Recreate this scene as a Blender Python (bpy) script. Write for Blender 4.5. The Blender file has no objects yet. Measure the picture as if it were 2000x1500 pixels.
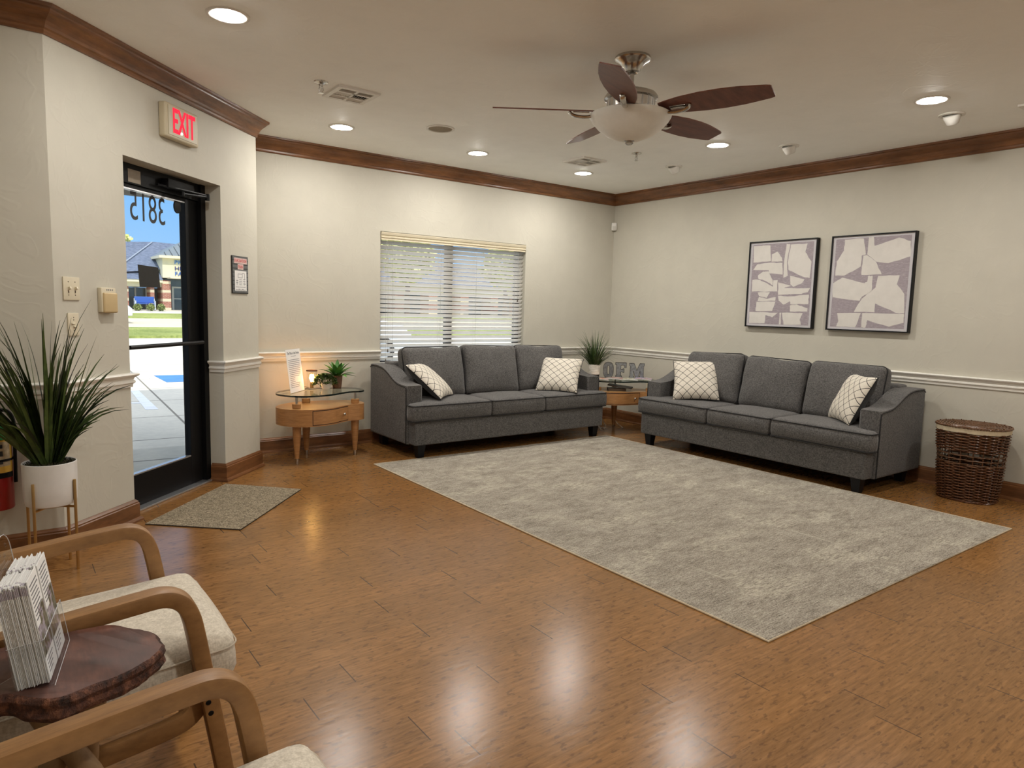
import bpy, bmesh, math, random
from mathutils import Vector, Matrix, noise
random.seed(7)
scene = bpy.context.scene
C = scene.collection
PI = math.pi
S2 = math.sqrt(0.5)

# ------------------------------------------------------------------ camera
CAM = Vector((-5.6859, -5.7274, 1.25))
cd = bpy.data.cameras.new('camera')
cd.sensor_width = 36.0
cd.lens = 1338.5185 / 2000 * 36.0
cd.clip_start = 0.05
cd.clip_end = 500
cam = bpy.data.objects.new('camera', cd)
C.objects.link(cam)
yaw, pitch, roll = 0.6423, -0.1094, 0.0262
_f = Vector((math.sin(yaw) * math.cos(pitch), math.cos(yaw) * math.cos(pitch), math.sin(pitch)))
_r = Vector((math.cos(yaw), -math.sin(yaw), 0))
_u = _r.cross(_f)
_r2 = _r * math.cos(roll) + _u * math.sin(roll)
_u2 = -_r * math.sin(roll) + _u * math.cos(roll)
M = Matrix((_r2, _u2, -_f)).transposed().to_4x4()
M.translation = CAM
cam.matrix_world = M
scene.camera = cam

# ------------------------------------------------------------------ sky, sun, exposure
world = bpy.data.worlds.new('sky')
scene.world = world
world.use_nodes = True
wn = world.node_tree
wn.nodes.clear()
tc = wn.nodes.new('ShaderNodeTexCoord')
sx = wn.nodes.new('ShaderNodeSeparateXYZ')
wn.links.new(tc.outputs['Generated'], sx.inputs[0])
sky = wn.nodes.new('ShaderNodeValToRGB')       # blue towards the horizon, brightened overhead, out of view, to lift shade and blinds
el = sky.color_ramp.elements
for _ in range(2):
    el.new(0.5)
for e_, (p_, c_) in zip(el, ((0.0, (0.36, 0.62, 0.95, 1)), (0.14, (0.23, 0.53, 0.96, 1)), (0.35, (0.42, 0.66, 1.0, 1)), (0.7, (1.55, 1.62, 1.75, 1)))):
    e_.position = p_
    e_.color = c_
wn.links.new(sx.outputs['Z'], sky.inputs['Fac'])
wb = wn.nodes.new('ShaderNodeBackground')
wb.inputs['Strength'].default_value = 0.92
wo = wn.nodes.new('ShaderNodeOutputWorld')
wn.links.new(sky.outputs[0], wb.inputs['Color'])
wn.links.new(wb.outputs[0], wo.inputs['Surface'])

sd = bpy.data.lights.new('sun', 'SUN')
sd.energy = 2.6
sd.angle = math.radians(0.6)
sd.color = (1.0, 0.95, 0.82)
sun = bpy.data.objects.new('sun', sd)
C.objects.link(sun)
sun.rotation_euler = (math.radians(41), 0, math.radians(-12))   # shines from behind the building, out over the lot

DOWNLIGHT = 325.0      # radiance of the recessed lamps
scene.view_settings.view_transform = 'Standard'
scene.view_settings.look = 'None'
scene.view_settings.gamma = 1.0
scene.view_settings.use_curve_mapping = False
scene.view_settings.exposure = 0.27
scene.cycles.max_bounces = 10
scene.cycles.transparent_max_bounces = 24

# ------------------------------------------------------------------ materials
def srgb(r, g, b):
    def f(c):
        c /= 255.0
        return c / 12.92 if c <= 0.04045 else ((c + 0.055) / 1.055) ** 2.4
    return (f(r), f(g), f(b), 1.0)

class NT:
    def __init__(s, name):
        s.m = bpy.data.materials.new(name)
        s.m.use_nodes = True
        s.t = s.m.node_tree
        s.t.nodes.clear()
        s.out = s.n('ShaderNodeOutputMaterial')
    def n(s, typ, **kw):
        x = s.t.nodes.new(typ)
        for k, v in kw.items():
            setattr(x, k, v)
        return x
    def l(s, a, b):
        s.t.links.new(a, b)
    def coords(s, kind='Object', scale=(1, 1, 1), rot=(0, 0, 0), loc=(0, 0, 0)):
        tc = s.n('ShaderNodeTexCoord')
        mp = s.n('ShaderNodeMapping')
        mp.inputs['Scale'].default_value = scale
        mp.inputs['Rotation'].default_value = rot
        mp.inputs['Location'].default_value = loc
        s.l(tc.outputs[kind], mp.inputs['Vector'])
        return mp.outputs['Vector']
    def noise(s, vec, scale, detail=3, rough=0.55):
        x = s.n('ShaderNodeTexNoise')
        x.inputs['Scale'].default_value = scale
        x.inputs['Detail'].default_value = detail
        x.inputs['Roughness'].default_value = rough
        if vec is not None:
            s.l(vec, x.inputs['Vector'])
        return x.outputs['Fac']
    def ramp(s, fac, stops):
        x = s.n('ShaderNodeValToRGB')
        e = x.color_ramp.elements
        while len(e) < len(stops):
            e.new(0.5)
        for el, (p, c) in zip(e, stops):
            el.position = p
            el.color = c if len(c) == 4 else (*c, 1)
        s.l(fac, x.inputs['Fac'])
        return x.outputs['Color']
    def math(s, op, a, b=None, clamp=False):
        x = s.n('ShaderNodeMath', operation=op)
        x.use_clamp = clamp
        for i, v in enumerate((a, b)):
            if v is None:
                continue
            if isinstance(v, (int, float)):
                x.inputs[i].default_value = v
            else:
                s.l(v, x.inputs[i])
        return x.outputs[0]
    def mix(s, fac, a, b, blend='MIX'):
        x = s.n('ShaderNodeMix', data_type='RGBA', blend_type=blend)
        for sock, v in ((x.inputs[0], fac), (x.inputs[6], a), (x.inputs[7], b)):
            if isinstance(v, (int, float)):
                sock.default_value = v
            elif isinstance(v, (tuple, list)):
                sock.default_value = v if len(v) == 4 else (*v, 1)
            else:
                s.l(v, sock)
        return x.outputs[2]
    def bump(s, h, strength=0.2, dist=0.01):
        x = s.n('ShaderNodeBump')
        x.inputs['Strength'].default_value = strength
        x.inputs['Distance'].default_value = dist
        s.l(h, x.inputs['Height'])
        return x.outputs['Normal']
    def bsdf(s, color, rough=0.5, metal=0.0, normal=None, spec=None, **kw):
        p = s.n('ShaderNodeBsdfPrincipled')
        for nm, v in (('Base Color', color), ('Roughness', rough), ('Metallic', metal)):
            if isinstance(v, (int, float)):
                p.inputs[nm].default_value = v
            elif isinstance(v, (tuple, list)):
                p.inputs[nm].default_value = v if len(v) == 4 else (*v, 1)
            else:
                s.l(v, p.inputs[nm])
        if normal is not None:
            s.l(normal, p.inputs['Normal'])
        if spec is not None:
            p.inputs['Specular IOR Level'].default_value = spec
        for k, v in kw.items():
            p.inputs[k].default_value = v
        s.l(p.outputs[0], s.out.inputs['Surface'])
        return p

def scl(c, k):
    return (c[0] * k, c[1] * k, c[2] * k, 1)

def simple(name, col, rough=0.5, metal=0.0, var=0.12, scale=30, bump=0.0, spec=None, **kw):
    t = NT(name)
    v = t.coords()
    nz = t.noise(v, scale, 4)
    c = t.ramp(nz, [(0.25, scl(col, 1 - var)), (0.75, scl(col, 1 + var))])
    nrm = t.bump(nz, bump, 0.004) if bump else None
    t.bsdf(c, rough, metal, nrm, spec, **kw)
    return t.m

def wood(name, dark, light, scale=(1, 12, 12), rough=0.4, freq=5):
    t = NT(name)
    v = t.coords(scale=scale)
    a = t.noise(v, freq, 6, 0.6)
    b = t.noise(v, freq * 5, 3)
    f = t.math('ADD', t.math('MULTIPLY', a, 0.75), t.math('MULTIPLY', b, 0.25))
    c = t.ramp(f, [(0.3, dark), (0.7, light)])
    t.bsdf(c, rough, 0, t.bump(f, 0.08, 0.003))
    return t.m

def fabric(name, dark, light, fine=420, rough=0.95):
    t = NT(name)
    v = t.coords()
    a = t.noise(t.coords(scale=(1, 1, 0.35)), fine, 2)
    b = t.noise(t.coords(scale=(0.35, 0.35, 1)), fine, 2)
    d = t.noise(v, 7, 3)
    f = t.math('ADD', t.math('ADD', t.math('MULTIPLY', a, 0.46), t.math('MULTIPLY', b, 0.46)), t.math('MULTIPLY', d, 0.08))
    c = t.ramp(f, [(0.36, dark), (0.64, light)])
    p = t.bsdf(c, rough, 0, t.bump(f, 0.25, 0.002), 0.2)
    p.inputs['Sheen Weight'].default_value = 0.15
    return t.m

def glass(name, tint=(1, 1, 1, 1), ior=1.45, rough=0.0):
    t = NT(name)
    tr = t.n('ShaderNodeBsdfTransparent')
    tr.inputs['Color'].default_value = tint
    gl = t.n('ShaderNodeBsdfGlossy')
    gl.inputs['Roughness'].default_value = rough
    fr = t.n('ShaderNodeFresnel')
    fr.inputs['IOR'].default_value = ior
    gi = t.n('ShaderNodeNewGeometry')
    mx = t.n('ShaderNodeMixShader')
    t.l(t.math('MULTIPLY', fr.outputs[0], t.math('SUBTRACT', 1.0, gi.outputs['Backfacing'])), mx.inputs[0])
    t.l(tr.outputs[0], mx.inputs[1])
    t.l(gl.outputs[0], mx.inputs[2])
    t.l(mx.outputs[0], t.out.inputs['Surface'])
    return t.m

def emit(name, col, strength):
    t = NT(name)
    e = t.n('ShaderNodeEmission')
    e.inputs['Color'].default_value = col
    e.inputs['Strength'].default_value = strength
    t.l(e.outputs[0], t.out.inputs['Surface'])
    return t.m

def wall_paint(name, col):
    t = NT(name)
    v = t.coords()
    n1 = t.noise(v, 5, 6, 0.6)
    w = t.n('ShaderNodeTexNoise')
    w.inputs['Scale'].default_value = 3.0
    w.inputs['Detail'].default_value = 2
    w.inputs['Distortion'].default_value = 1.8
    t.l(v, w.inputs['Vector'])
    r = t.ramp(w.outputs['Fac'], [(0.46, (0, 0, 0)), (0.5, (1, 1, 1)), (0.54, (0, 0, 0))])
    h = t.math('ADD', t.math('MULTIPLY', n1, 0.5), t.math('MULTIPLY', r, 0.35))
    c = t.ramp(n1, [(0.3, scl(col, 0.97)), (0.7, scl(col, 1.03))])
    t.bsdf(c, 0.62, 0, t.bump(h, 0.16, 0.008), 0.3)
    return t.m

def floor_material():
    t = NT('bamboo_plank')
    v = t.coords()
    sp = t.n('ShaderNodeSeparateXYZ')
    t.l(v, sp.inputs[0])
    ry = t.math('DIVIDE', sp.outputs['Y'], 0.137)
    row = t.math('FLOOR', ry)
    hs = t.math('FRACT', t.math('MULTIPLY', t.math('SINE', t.math('MULTIPLY', row, 12.9898)), 437.585))
    xs = t.math('ADD', t.math('DIVIDE', sp.outputs['X'], 0.92), t.math('MULTIPLY', hs, 7.0))
    joint = t.math('LESS_THAN', t.math('FRACT', xs), 0.0042)
    seam = t.math('LESS_THAN', t.math('FRACT', ry), 0.012)
    wn_ = t.n('ShaderNodeTexWhiteNoise', noise_dimensions='2D')
    cv = t.n('ShaderNodeCombineXYZ')
    t.l(t.math('FLOOR', xs), cv.inputs[0])
    t.l(row, cv.inputs[1])
    t.l(cv.outputs[0], wn_.inputs['Vector'])
    plank = t.ramp(wn_.outputs['Value'], [(0.0, (0.90, 0.90, 0.90)), (1.0, (1.08, 1.07, 1.06))])
    brk = t.math('ADD', joint, t.math('MULTIPLY', seam, 0.16), True)
    g1 = t.noise(t.coords(scale=(3.5, 34, 1)), 2.6, 6, 0.65)
    g2 = t.noise(t.coords(scale=(13, 60, 1)), 2.0, 3, 0.5)
    base = t.ramp(g1, [(0.30, srgb(116, 80, 43)), (0.50, srgb(137, 97, 54)), (0.72, srgb(154, 112, 66))])
    kn = t.ramp(g2, [(0.60, (0, 0, 0)), (0.70, (1, 1, 1))])
    k2 = t.ramp(t.noise(t.coords(scale=(16, 36, 1)), 1.5, 2), [(0.58, (0, 0, 0)), (0.66, (1, 1, 1))])
    c = t.mix(t.math('MULTIPLY', kn, 0.45), base, srgb(92, 60, 32))
    c = t.mix(t.math('MULTIPLY', k2, 0.62), c, srgb(88, 58, 32))
    c = t.mix(1.0, c, plank, 'MULTIPLY')
    c = t.mix(t.math('MULTIPLY', brk, 0.8), c, srgb(34, 22, 14))
    lg = t.noise(v, 0.8, 2)
    c = t.mix(1.0, c, t.ramp(lg, [(0.3, (0.93, 0.93, 0.93)), (0.7, (1.06, 1.06, 1.06))]), 'MULTIPLY')
    h = t.math('SUBTRACT', t.math('MULTIPLY', t.noise(t.coords(scale=(3, 9, 1)), 4, 2), 0.7), t.math('MULTIPLY', joint, 0.6))
    rg = t.ramp(g1, [(0.3, (0.22, 0.22, 0.22)), (0.7, (0.25, 0.25, 0.25))])
    t.bsdf(c, rg, 0, t.bump(h, 0.16, 0.004), 0.36)
    return t.m

def rug_material():
    t = NT('rug_pile')
    v = t.coords()
    a = t.noise(t.coords(scale=(1.0, 2.6, 1)), 4.5, 10, 0.74)
    b = t.noise(t.coords(scale=(9, 74, 1)), 2.0, 5, 0.7)
    f = t.noise(v, 150, 3, 0.6)
    s = t.math('ADD', t.math('ADD', t.math('MULTIPLY', a, 0.26), t.math('MULTIPLY', b, 0.36)), t.math('MULTIPLY', f, 0.38))
    c = t.ramp(s, [(0.40, srgb(98, 91, 82)), (0.47, srgb(140, 132, 120)), (0.53, srgb(166, 158, 145)), (0.61, srgb(198, 191, 177))])
    # cream wear in patches, broken up by fine noise
    pm = t.ramp(t.noise(t.coords(scale=(1, 1.6, 1), loc=(4, 2, 0)), 2.4, 5, 0.65), [(0.50, (0, 0, 0)), (0.62, (1, 1, 1))])
    pf = t.ramp(t.noise(t.coords(scale=(7, 30, 1)), 3.0, 5, 0.7), [(0.46, (0, 0, 0)), (0.58, (1, 1, 1))])
    c = t.mix(t.math('MULTIPLY', t.math('MULTIPLY', pm, pf), 0.6), c, srgb(208, 201, 182))
    # thin worn cream strokes
    ln = t.ramp(t.noise(t.coords(scale=(60, 2.2, 1)), 0.8, 3), [(0.62, (0, 0, 0)), (0.72, (1, 1, 1))])
    c = t.mix(t.math('MULTIPLY', ln, 0.35), c, srgb(208, 202, 184))
    ln2 = t.ramp(t.noise(t.coords(scale=(3, 60, 1), loc=(3, 1, 0)), 0.9, 3), [(0.6, (0, 0, 0)), (0.72, (1, 1, 1))])
    c = t.mix(t.math('MULTIPLY', ln2, 0.25), c, srgb(96, 88, 80))
    t.bsdf(c, 0.95, 0, t.bump(t.math('ADD', f, b), 0.5, 0.005), 0.15)
    return t.m

M_WALL = wall_paint('wall_paint', (0.55, 0.522, 0.443, 1))
M_CEIL = wall_paint('ceiling_paint', (0.95, 0.955, 0.93, 1))
M_TRIMW = simple('painted_white_trim', (0.80, 0.775, 0.71, 1), 0.35, var=0.03)
M_CROWN = wood('stained_crown_wood', srgb(82, 51, 30), srgb(138, 92, 56), (1.5, 1.5, 9), 0.32, 3)
M_FLOOR = floor_material()
M_RUG = rug_material()
M_SOFA = fabric('charcoal_tweed', srgb(58, 57, 56), srgb(114, 111, 109), 230)
M_PIPE = simple('dark_piping', srgb(34, 33, 34), 0.9, scale=200)
M_BLACKWOOD = simple('black_wood', (0.005, 0.005, 0.006, 1), 0.45, scale=60, spec=0.25)
M_BLACK = simple('black_metal', (0.0035, 0.0035, 0.004, 1), 0.5, scale=80, spec=0.2)
M_BRONZE = simple('dark_bronze_metal', (0.010, 0.009, 0.009, 1), 0.45, 0.0, scale=80, spec=0.3)
M_CHROME = simple('brushed_nickel', (0.55, 0.53, 0.50, 1), 0.22, 1.0, var=0.05, scale=90)
M_STEEL = simple('satin_steel', (0.5, 0.5, 0.5, 1), 0.3, 1.0, var=0.05)
M_ALU = simple('aluminium', (0.62, 0.63, 0.65, 1), 0.35, 0.9, var=0.06)
M_GLASS = glass('clear_glass')
M_TGLASS = glass('table_glass', (0.90, 0.97, 0.94, 1), 1.5)
M_GEDGE = simple('glass_edge', (0.004, 0.012, 0.011, 1), 0.08, spec=0.8)
M_ACRYL = glass('acrylic', (0.97, 0.98, 0.99, 1), 1.5)
M_MAPLE = wood('honey_maple', srgb(152, 106, 64), srgb(192, 142, 92), (2, 2, 9), 0.28, 4)
M_MAPLEH = wood('honey_maple_face', srgb(148, 102, 60), srgb(188, 138, 88), (3, 3, 22), 0.3, 4)
M_CHAIRW = wood('oak_bentwood', srgb(116, 82, 48), srgb(162, 120, 74), (2, 14, 4), 0.45, 5)
M_CREAM = fabric('oatmeal_linen', srgb(180, 170, 153), srgb(218, 209, 193), 240)
M_SLAB = None
M_WHITE = simple('white_plastic', (0.74, 0.72, 0.67, 1), 0.4, var=0.03)
M_IVORY = simple('ivory_plastic', (0.66, 0.59, 0.44, 1), 0.4, var=0.03)
M_PAPER = simple('white_paper', (0.80, 0.79, 0.77, 1), 0.7, var=0.02)
M_INK = simple('black_ink', (0.02, 0.02, 0.022, 1), 0.6)
M_GREYINK = simple('grey_ink', (0.16, 0.16, 0.17, 1), 0.6)
M_REDINK = simple('red_ink', (0.62, 0.06, 0.06, 1), 0.6)
M_CERAM = simple('white_ceramic', (0.76, 0.75, 0.73, 1), 0.35, var=0.03)
M_GOLD = simple('brushed_gold', (0.55, 0.38, 0.17, 1), 0.35, 1.0, var=0.06)
def slat_mat():
    t = NT('blind_slat_white')
    a = t.noise(t.coords(scale=(0.2, 3, 3)), 20, 2)
    c = t.ramp(a, [(0.3, (0.86, 0.86, 0.84, 1)), (0.7, (0.89, 0.89, 0.87, 1))])
    p = t.bsdf(c, 0.45)
    tl = t.n('ShaderNodeBsdfTranslucent')
    tl.inputs['Color'].default_value = (0.98, 0.95, 0.90, 1)
    mx = t.n('ShaderNodeMixShader')
    mx.inputs[0].default_value = 0.70
    t.l(p.outputs[0], mx.inputs[1])
    t.l(tl.outputs[0], mx.inputs[2])
    t.l(mx.outputs[0], t.out.inputs['Surface'])
    return t.m
M_BLIND = slat_mat()
M_CREAMP = simple('cream_paint', (0.64, 0.57, 0.42, 1), 0.4, var=0.03)
M_SOIL = simple('moss', srgb(46, 44, 20), 1.0, var=0.6, scale=90, bump=0.8)
M_GALV = simple('galvanised_zinc', (0.34, 0.36, 0.38, 1), 0.42, 0.75, var=0.35, scale=45)
M_DARKEDGE = simple('dark_zinc_edge', (0.05, 0.045, 0.04, 1), 0.5, 0.4)

# ------------------------------------------------------------------ mesh helpers
def bm_new():
    return bmesh.new()

def mk(name, bm, mats, parent=None, smooth=False, angle=40):
    me = bpy.data.meshes.new(name)
    bmesh.ops.recalc_face_normals(bm, faces=bm.faces[:])
    bm.to_mesh(me)
    bm.free()
    if not isinstance(mats, (list, tuple)):
        mats = [mats]
    for m in mats:
        me.materials.append(m)
    o = bpy.data.objects.new(name, me)
    C.objects.link(o)
    if parent is not None:
        o.parent = parent
    if smooth:
        for p in me.polygons:
            p.use_smooth = True
        if angle:
            me.set_sharp_from_angle(angle=math.radians(angle))
    return o

def tag(o, label=None, cat=None, group=None, kind=None):
    if label: o['label'] = label
    if cat: o['category'] = cat
    if group: o['group'] = group
    if kind: o['kind'] = kind
    return o

def thing(name, label, cat, loc=(0, 0, 0), rz=0.0, group=None):
    o = bpy.data.objects.new(name, None)
    o.empty_display_size = 0.1
    C.objects.link(o)
    o.location = loc
    o.rotation_euler = (0, 0, rz)
    return tag(o, label, cat, group)

def struct(name, bm, mats, smooth=False, parent=None):
    o = mk(name, bm, mats, parent, smooth)
    if parent is None:
        o['kind'] = 'structure'
    return o

def dup(root, loc, rz=0.0, label=None, group=None):
    r = root.copy()
    C.objects.link(r)
    r.location = loc
    r.rotation_euler = (0, 0, rz)
    if label: r['label'] = label
    if group: r['group'] = group
    for ch in list(root.children):
        c = ch.copy()
        C.objects.link(c)
        c.parent = r
        for g in list(ch.children):
            d = g.copy()
            C.objects.link(d)
            d.parent = c
    return r

def box(bm, x0, x1, y0, y1, z0, z1, mi=0, mtx=None):
    vs = [bm.verts.new((x, y, z)) for z in (z0, z1) for y in (y0, y1) for x in (x0, x1)]
    if mtx is not None:
        for v in vs:
            v.co = mtx @ v.co
    for f in ((0, 2, 3, 1), (4, 5, 7, 6), (0, 1, 5, 4), (2, 6, 7, 3), (0, 4, 6, 2), (1, 3, 7, 5)):
        fc = bm.faces.new([vs[i] for i in f])
        fc.material_index = mi
    return vs

def rbox(bm, x0, x1, y0, y1, z0, z1, r=0.005, seg=2, mi=0, mtx=None):
    b2 = bmesh.new()
    box(b2, x0, x1, y0, y1, z0, z1, mi)
    bmesh.ops.bevel(b2, geom=b2.edges[:], offset=r, segments=seg, profile=0.6, affect='EDGES', clamp_overlap=True)
    for f in b2.faces:
        f.material_index = mi
    merge(bm, b2, mtx)

def merge(bm, b2, mtx=None):
    mp = {}
    for v in b2.verts:
        mp[v] = bm.verts.new(mtx @ v.co if mtx is not None else v.co)
    for f in b2.faces:
        try:
            nf = bm.faces.new([mp[v] for v in f.verts])
            nf.material_index = f.material_index
            nf.smooth = f.smooth
        except ValueError:
            pass
    b2.free()

def lathe(bm, prof, seg=24, c=(0, 0), mi=0, mtx=None, sx=1.0, sy=1.0):
    rings = []
    for r, z in prof:
        if r < 1e-6:
            rings.append([bm.verts.new((c[0], c[1], z))])
        else:
            rings.append([bm.verts.new((c[0] + sx * r * math.cos(2 * PI * k / seg), c[1] + sy * r * math.sin(2 * PI * k / seg), z)) for k in range(seg)])
    if mtx is not None:
        for rg in rings:
            for v in rg:
                v.co = mtx @ v.co
    for a, b in zip(rings[:-1], rings[1:]):
        if len(a) == 1 and len(b) == 1:
            continue
        for k in range(seg):
            k2 = (k + 1) % seg
            if len(a) == 1:
                f = bm.faces.new((a[0], b[k2], b[k]))
            elif len(b) == 1:
                f = bm.faces.new((a[k], a[k2], b[0]))
            else:
                f = bm.faces.new((a[k], a[k2], b[k2], b[k]))
            f.material_index = mi

def tube(bm, pts, r, seg=8, closed=False, mi=0, cap=True, flat=1.0, upv=None):
    pts = [Vector(p) for p in pts]
    n = len(pts)
    rad = r if isinstance(r, (list, tuple)) else [r] * n
    rings = []
    up = Vector((0, 0, 1)) if upv is None else Vector(upv)
    prevx = None
    for i, p in enumerate(pts):
        if closed:
            d = pts[(i + 1) % n] - pts[i - 1]
        else:
            d = pts[min(i + 1, n - 1)] - pts[max(i - 1, 0)]
        if d.length < 1e-9:
            d = Vector((0, 0, 1))
        d.normalize()
        if prevx is None:
            x = d.cross(up)
            if x.length < 1e-3:
                x = d.cross(Vector((1, 0, 0)))
        else:
            x = prevx - d * prevx.dot(d)
            if x.length < 1e-4:
                x = d.cross(up)
        x.normalize()
        prevx = x
        y = d.cross(x)
        rings.append([bm.verts.new(p + (x * math.cos(2 * PI * k / seg) + y * flat * math.sin(2 * PI * k / seg)) * rad[i]) for k in range(seg)])
    m = n if closed else n - 1
    for i in range(m):
        a, b = rings[i], rings[(i + 1) % n]
        for k in range(seg):
            f = bm.faces.new((a[k], a[(k + 1) % seg], b[(k + 1) % seg], b[k]))
            f.material_index = mi
    if cap and not closed:
        for rg in (rings[0], rings[-1]):
            f = bm.faces.new(rg)
            f.material_index = mi

def sweep(bm, pts, prof, side, closed_prof=True, mi=0):
    """sweep a 2D profile (a,b) along pts lying in a plane whose normal is `side`; a is in-plane, b along side"""
    pts = [Vector(p) for p in pts]
    side = Vector(side).normalized()
    n = len(pts)
    rings = []
    for i, p in enumerate(pts):
        d = (pts[min(i + 1, n - 1)] - pts[max(i - 1, 0)]).normalized()
        a = side.cross(d).normalized()
        k = prof(i / (n - 1)) if callable(prof) else prof
        rings.append([bm.verts.new(p + a * q[0] + side * q[1]) for q in k])
    L = len(rings[0])
    for i in range(n - 1):
        for k in range(L):
            f = bm.faces.new((rings[i][k], rings[i][(k + 1) % L], rings[i + 1][(k + 1) % L], rings[i + 1][k]))
            f.material_index = mi
    bm.faces.new(rings[0]).material_index = mi
    bm.faces.new(rings[-1]).material_index = mi

def rrect(w, h, r, seg=3):
    out = []
    for cx, cy, a0 in ((w / 2 - r, h / 2 - r, 0), (-w / 2 + r, h / 2 - r, PI / 2), (-w / 2 + r, -h / 2 + r, PI), (w / 2 - r, -h / 2 + r, 1.5 * PI)):
        for k in range(seg + 1):
            a = a0 + PI / 2 * k / seg
            out.append((cx + r * math.cos(a), cy + r * math.sin(a)))
    return out

def wall_run(bm, path, prof, closed=False, mi=0):
    """profile (offset into room, z) swept along a floor-plan path with mitres; the room lies to the right of travel"""
    P = [Vector((p[0], p[1])) for p in path]
    n = len(P)
    def nrm(a, b):
        d = (b - a).normalized()
        return Vector((d.y, -d.x))
    rings = []
    for i in range(n):
        if closed or 0 < i < n - 1:
            n1 = nrm(P[i - 1], P[i])
            n2 = nrm(P[i], P[(i + 1) % n])
            m = (n1 + n2)
            m = m / max(0.15, m.dot(n1))
        elif i == 0:
            m = nrm(P[0], P[1])
        else:
            m = nrm(P[-2], P[-1])
        rings.append([bm.verts.new((P[i].x + m.x * o, P[i].y + m.y * o, z)) for o, z in prof])
    L = len(prof)
    for i in range(n if closed else n - 1):
        a, b = rings[i], rings[(i + 1) % n]
        for k in range(L):
            f = bm.faces.new((a[k], a[(k + 1) % L], b[(k + 1) % L], b[k]))
            f.material_index = mi
    if not closed:
        bm.faces.new(rings[0]).material_index = mi
        bm.faces.new(rings[-1]).material_index = mi

def prism(bm, poly, z0, z1, mi=0, mi_side=None, mtx=None):
    a = [bm.verts.new((x, y, z0)) for x, y in poly]
    b = [bm.verts.new((x, y, z1)) for x, y in poly]
    if mtx is not None:
        for v in a + b:
            v.co = mtx @ v.co
    bm.faces.new(a[::-1]).material_index = mi
    bm.faces.new(b).material_index = mi
    n = len(poly)
    for k in range(n):
        bm.faces.new((a[k], a[(k + 1) % n], b[(k + 1) % n], b[k])).material_index = mi if mi_side is None else mi_side

def smooth_loop(ctrl, sub=6):
    n = len(ctrl)
    out = []
    for i in range(n):
        p0, p1, p2, p3 = (Vector(ctrl[(i + k) % n]) for k in (-1, 0, 1, 2))
        for s in range(sub):
            t = s / sub
            out.append(tuple(0.5 * ((2 * p1) + (p2 - p0) * t + (2 * p0 - 5 * p1 + 4 * p2 - p3) * t * t + (3 * p1 - p0 - 3 * p2 + p3) * t ** 3)))
    return out

def smooth_path(ctrl, sub=6):
    n = len(ctrl)
    out = []
    V = [Vector(c) for c in ctrl]
    for i in range(n - 1):
        p1, p2 = V[i], V[i + 1]
        p0 = V[i - 1] if i > 0 else p1 * 2 - p2
        p3 = V[i + 2] if i + 2 < n else p2 * 2 - p1
        for s in range(sub):
            t = s / sub
            out.append(0.5 * ((2 * p1) + (p2 - p0) * t + (2 * p0 - 5 * p1 + 4 * p2 - p3) * t * t + (3 * p1 - p0 - 3 * p2 + p3) * t ** 3))
    out.append(V[-1])
    return out

def puff(bm, sx, sy, sz, r, bulge, nx=14, ny=14, nz=4, wob=0.004, seed=0.0, mtx=None, sag=0.0, bx=0.0, by=0.0):
    """soft upholstered block: a rounded box of full size sx,sy,sz whose faces swell"""
    hx, hy, hz = sx / 2, sy / 2, sz / 2
    cache = {}
    def pos(u, v, w):
        p = Vector((u * hx, v * hy, w * hz))
        q = Vector((max(-hx + r, min(hx - r, p.x)), max(-hy + r, min(hy - r, p.y)), max(-hz + r, min(hz - r, p.z))))
        d = p - q
        if d.length > 1e-9:
            p = q + d.normalized() * r
        du, dv, dw = 1 - u * u, 1 - v * v, 1 - w * w
        p.z += math.copysign(1, w) * bulge * (max(0, du) ** 0.6) * (max(0, dv) ** 0.6) * abs(w) if abs(w) > 0.01 else 0
        p.x += math.copysign(1, u) * bx * max(0, dv) * max(0, dw) * (abs(u) ** 4) if abs(u) > 0.01 else 0
        p.y += math.copysign(1, v) * by * max(0, du) * max(0, dw) * (abs(v) ** 4) if abs(v) > 0.01 else 0
        if wob:
            p += Vector(noise.noise_vector(p * 6 + Vector((seed, seed * 2, 0)))) * wob
        if sag:
            p.z -= sag * (1 - u * u) * max(0, w)
        return p
    def vert(u, v, w):
        k = (round(u, 5), round(v, 5), round(w, 5))
        if k not in cache:
            p = pos(*k)
            cache[k] = bm.verts.new(mtx @ p if mtx is not None else p)
        return cache[k]
    def warp(t, L):
        # extra rows close to the rounded edges
        return math.sin(t * PI / 2) if True else t
    def grid(n):
        return [warp(-1 + 2 * i / n, 1) for i in range(n + 1)]
    U, V, W = grid(nx), grid(ny), grid(nz)
    def face(a):
        try:
            bm.faces.new(a)
        except ValueError:
            pass
    for i in range(nx):
        for j in range(ny):
            for w in (-1, 1):
                face([vert(U[i], V[j], w), vert(U[i + 1], V[j], w), vert(U[i + 1], V[j + 1], w), vert(U[i], V[j + 1], w)])
    for i in range(nx):
        for k in range(nz):
            for v in (-1, 1):
                face([vert(U[i], v, W[k]), vert(U[i + 1], v, W[k]), vert(U[i + 1], v, W[k + 1]), vert(U[i], v, W[k + 1])])
    for j in range(ny):
        for k in range(nz):
            for u in (-1, 1):
                face([vert(u, V[j], W[k]), vert(u, V[j + 1], W[k]), vert(u, V[j + 1], W[k + 1]), vert(u, V[j], W[k + 1])])

def rounded_loop(sx, sy, r, z, seg=4):
    return [(x, y, z) for x, y in rrect(sx, sy, r, seg)]

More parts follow.
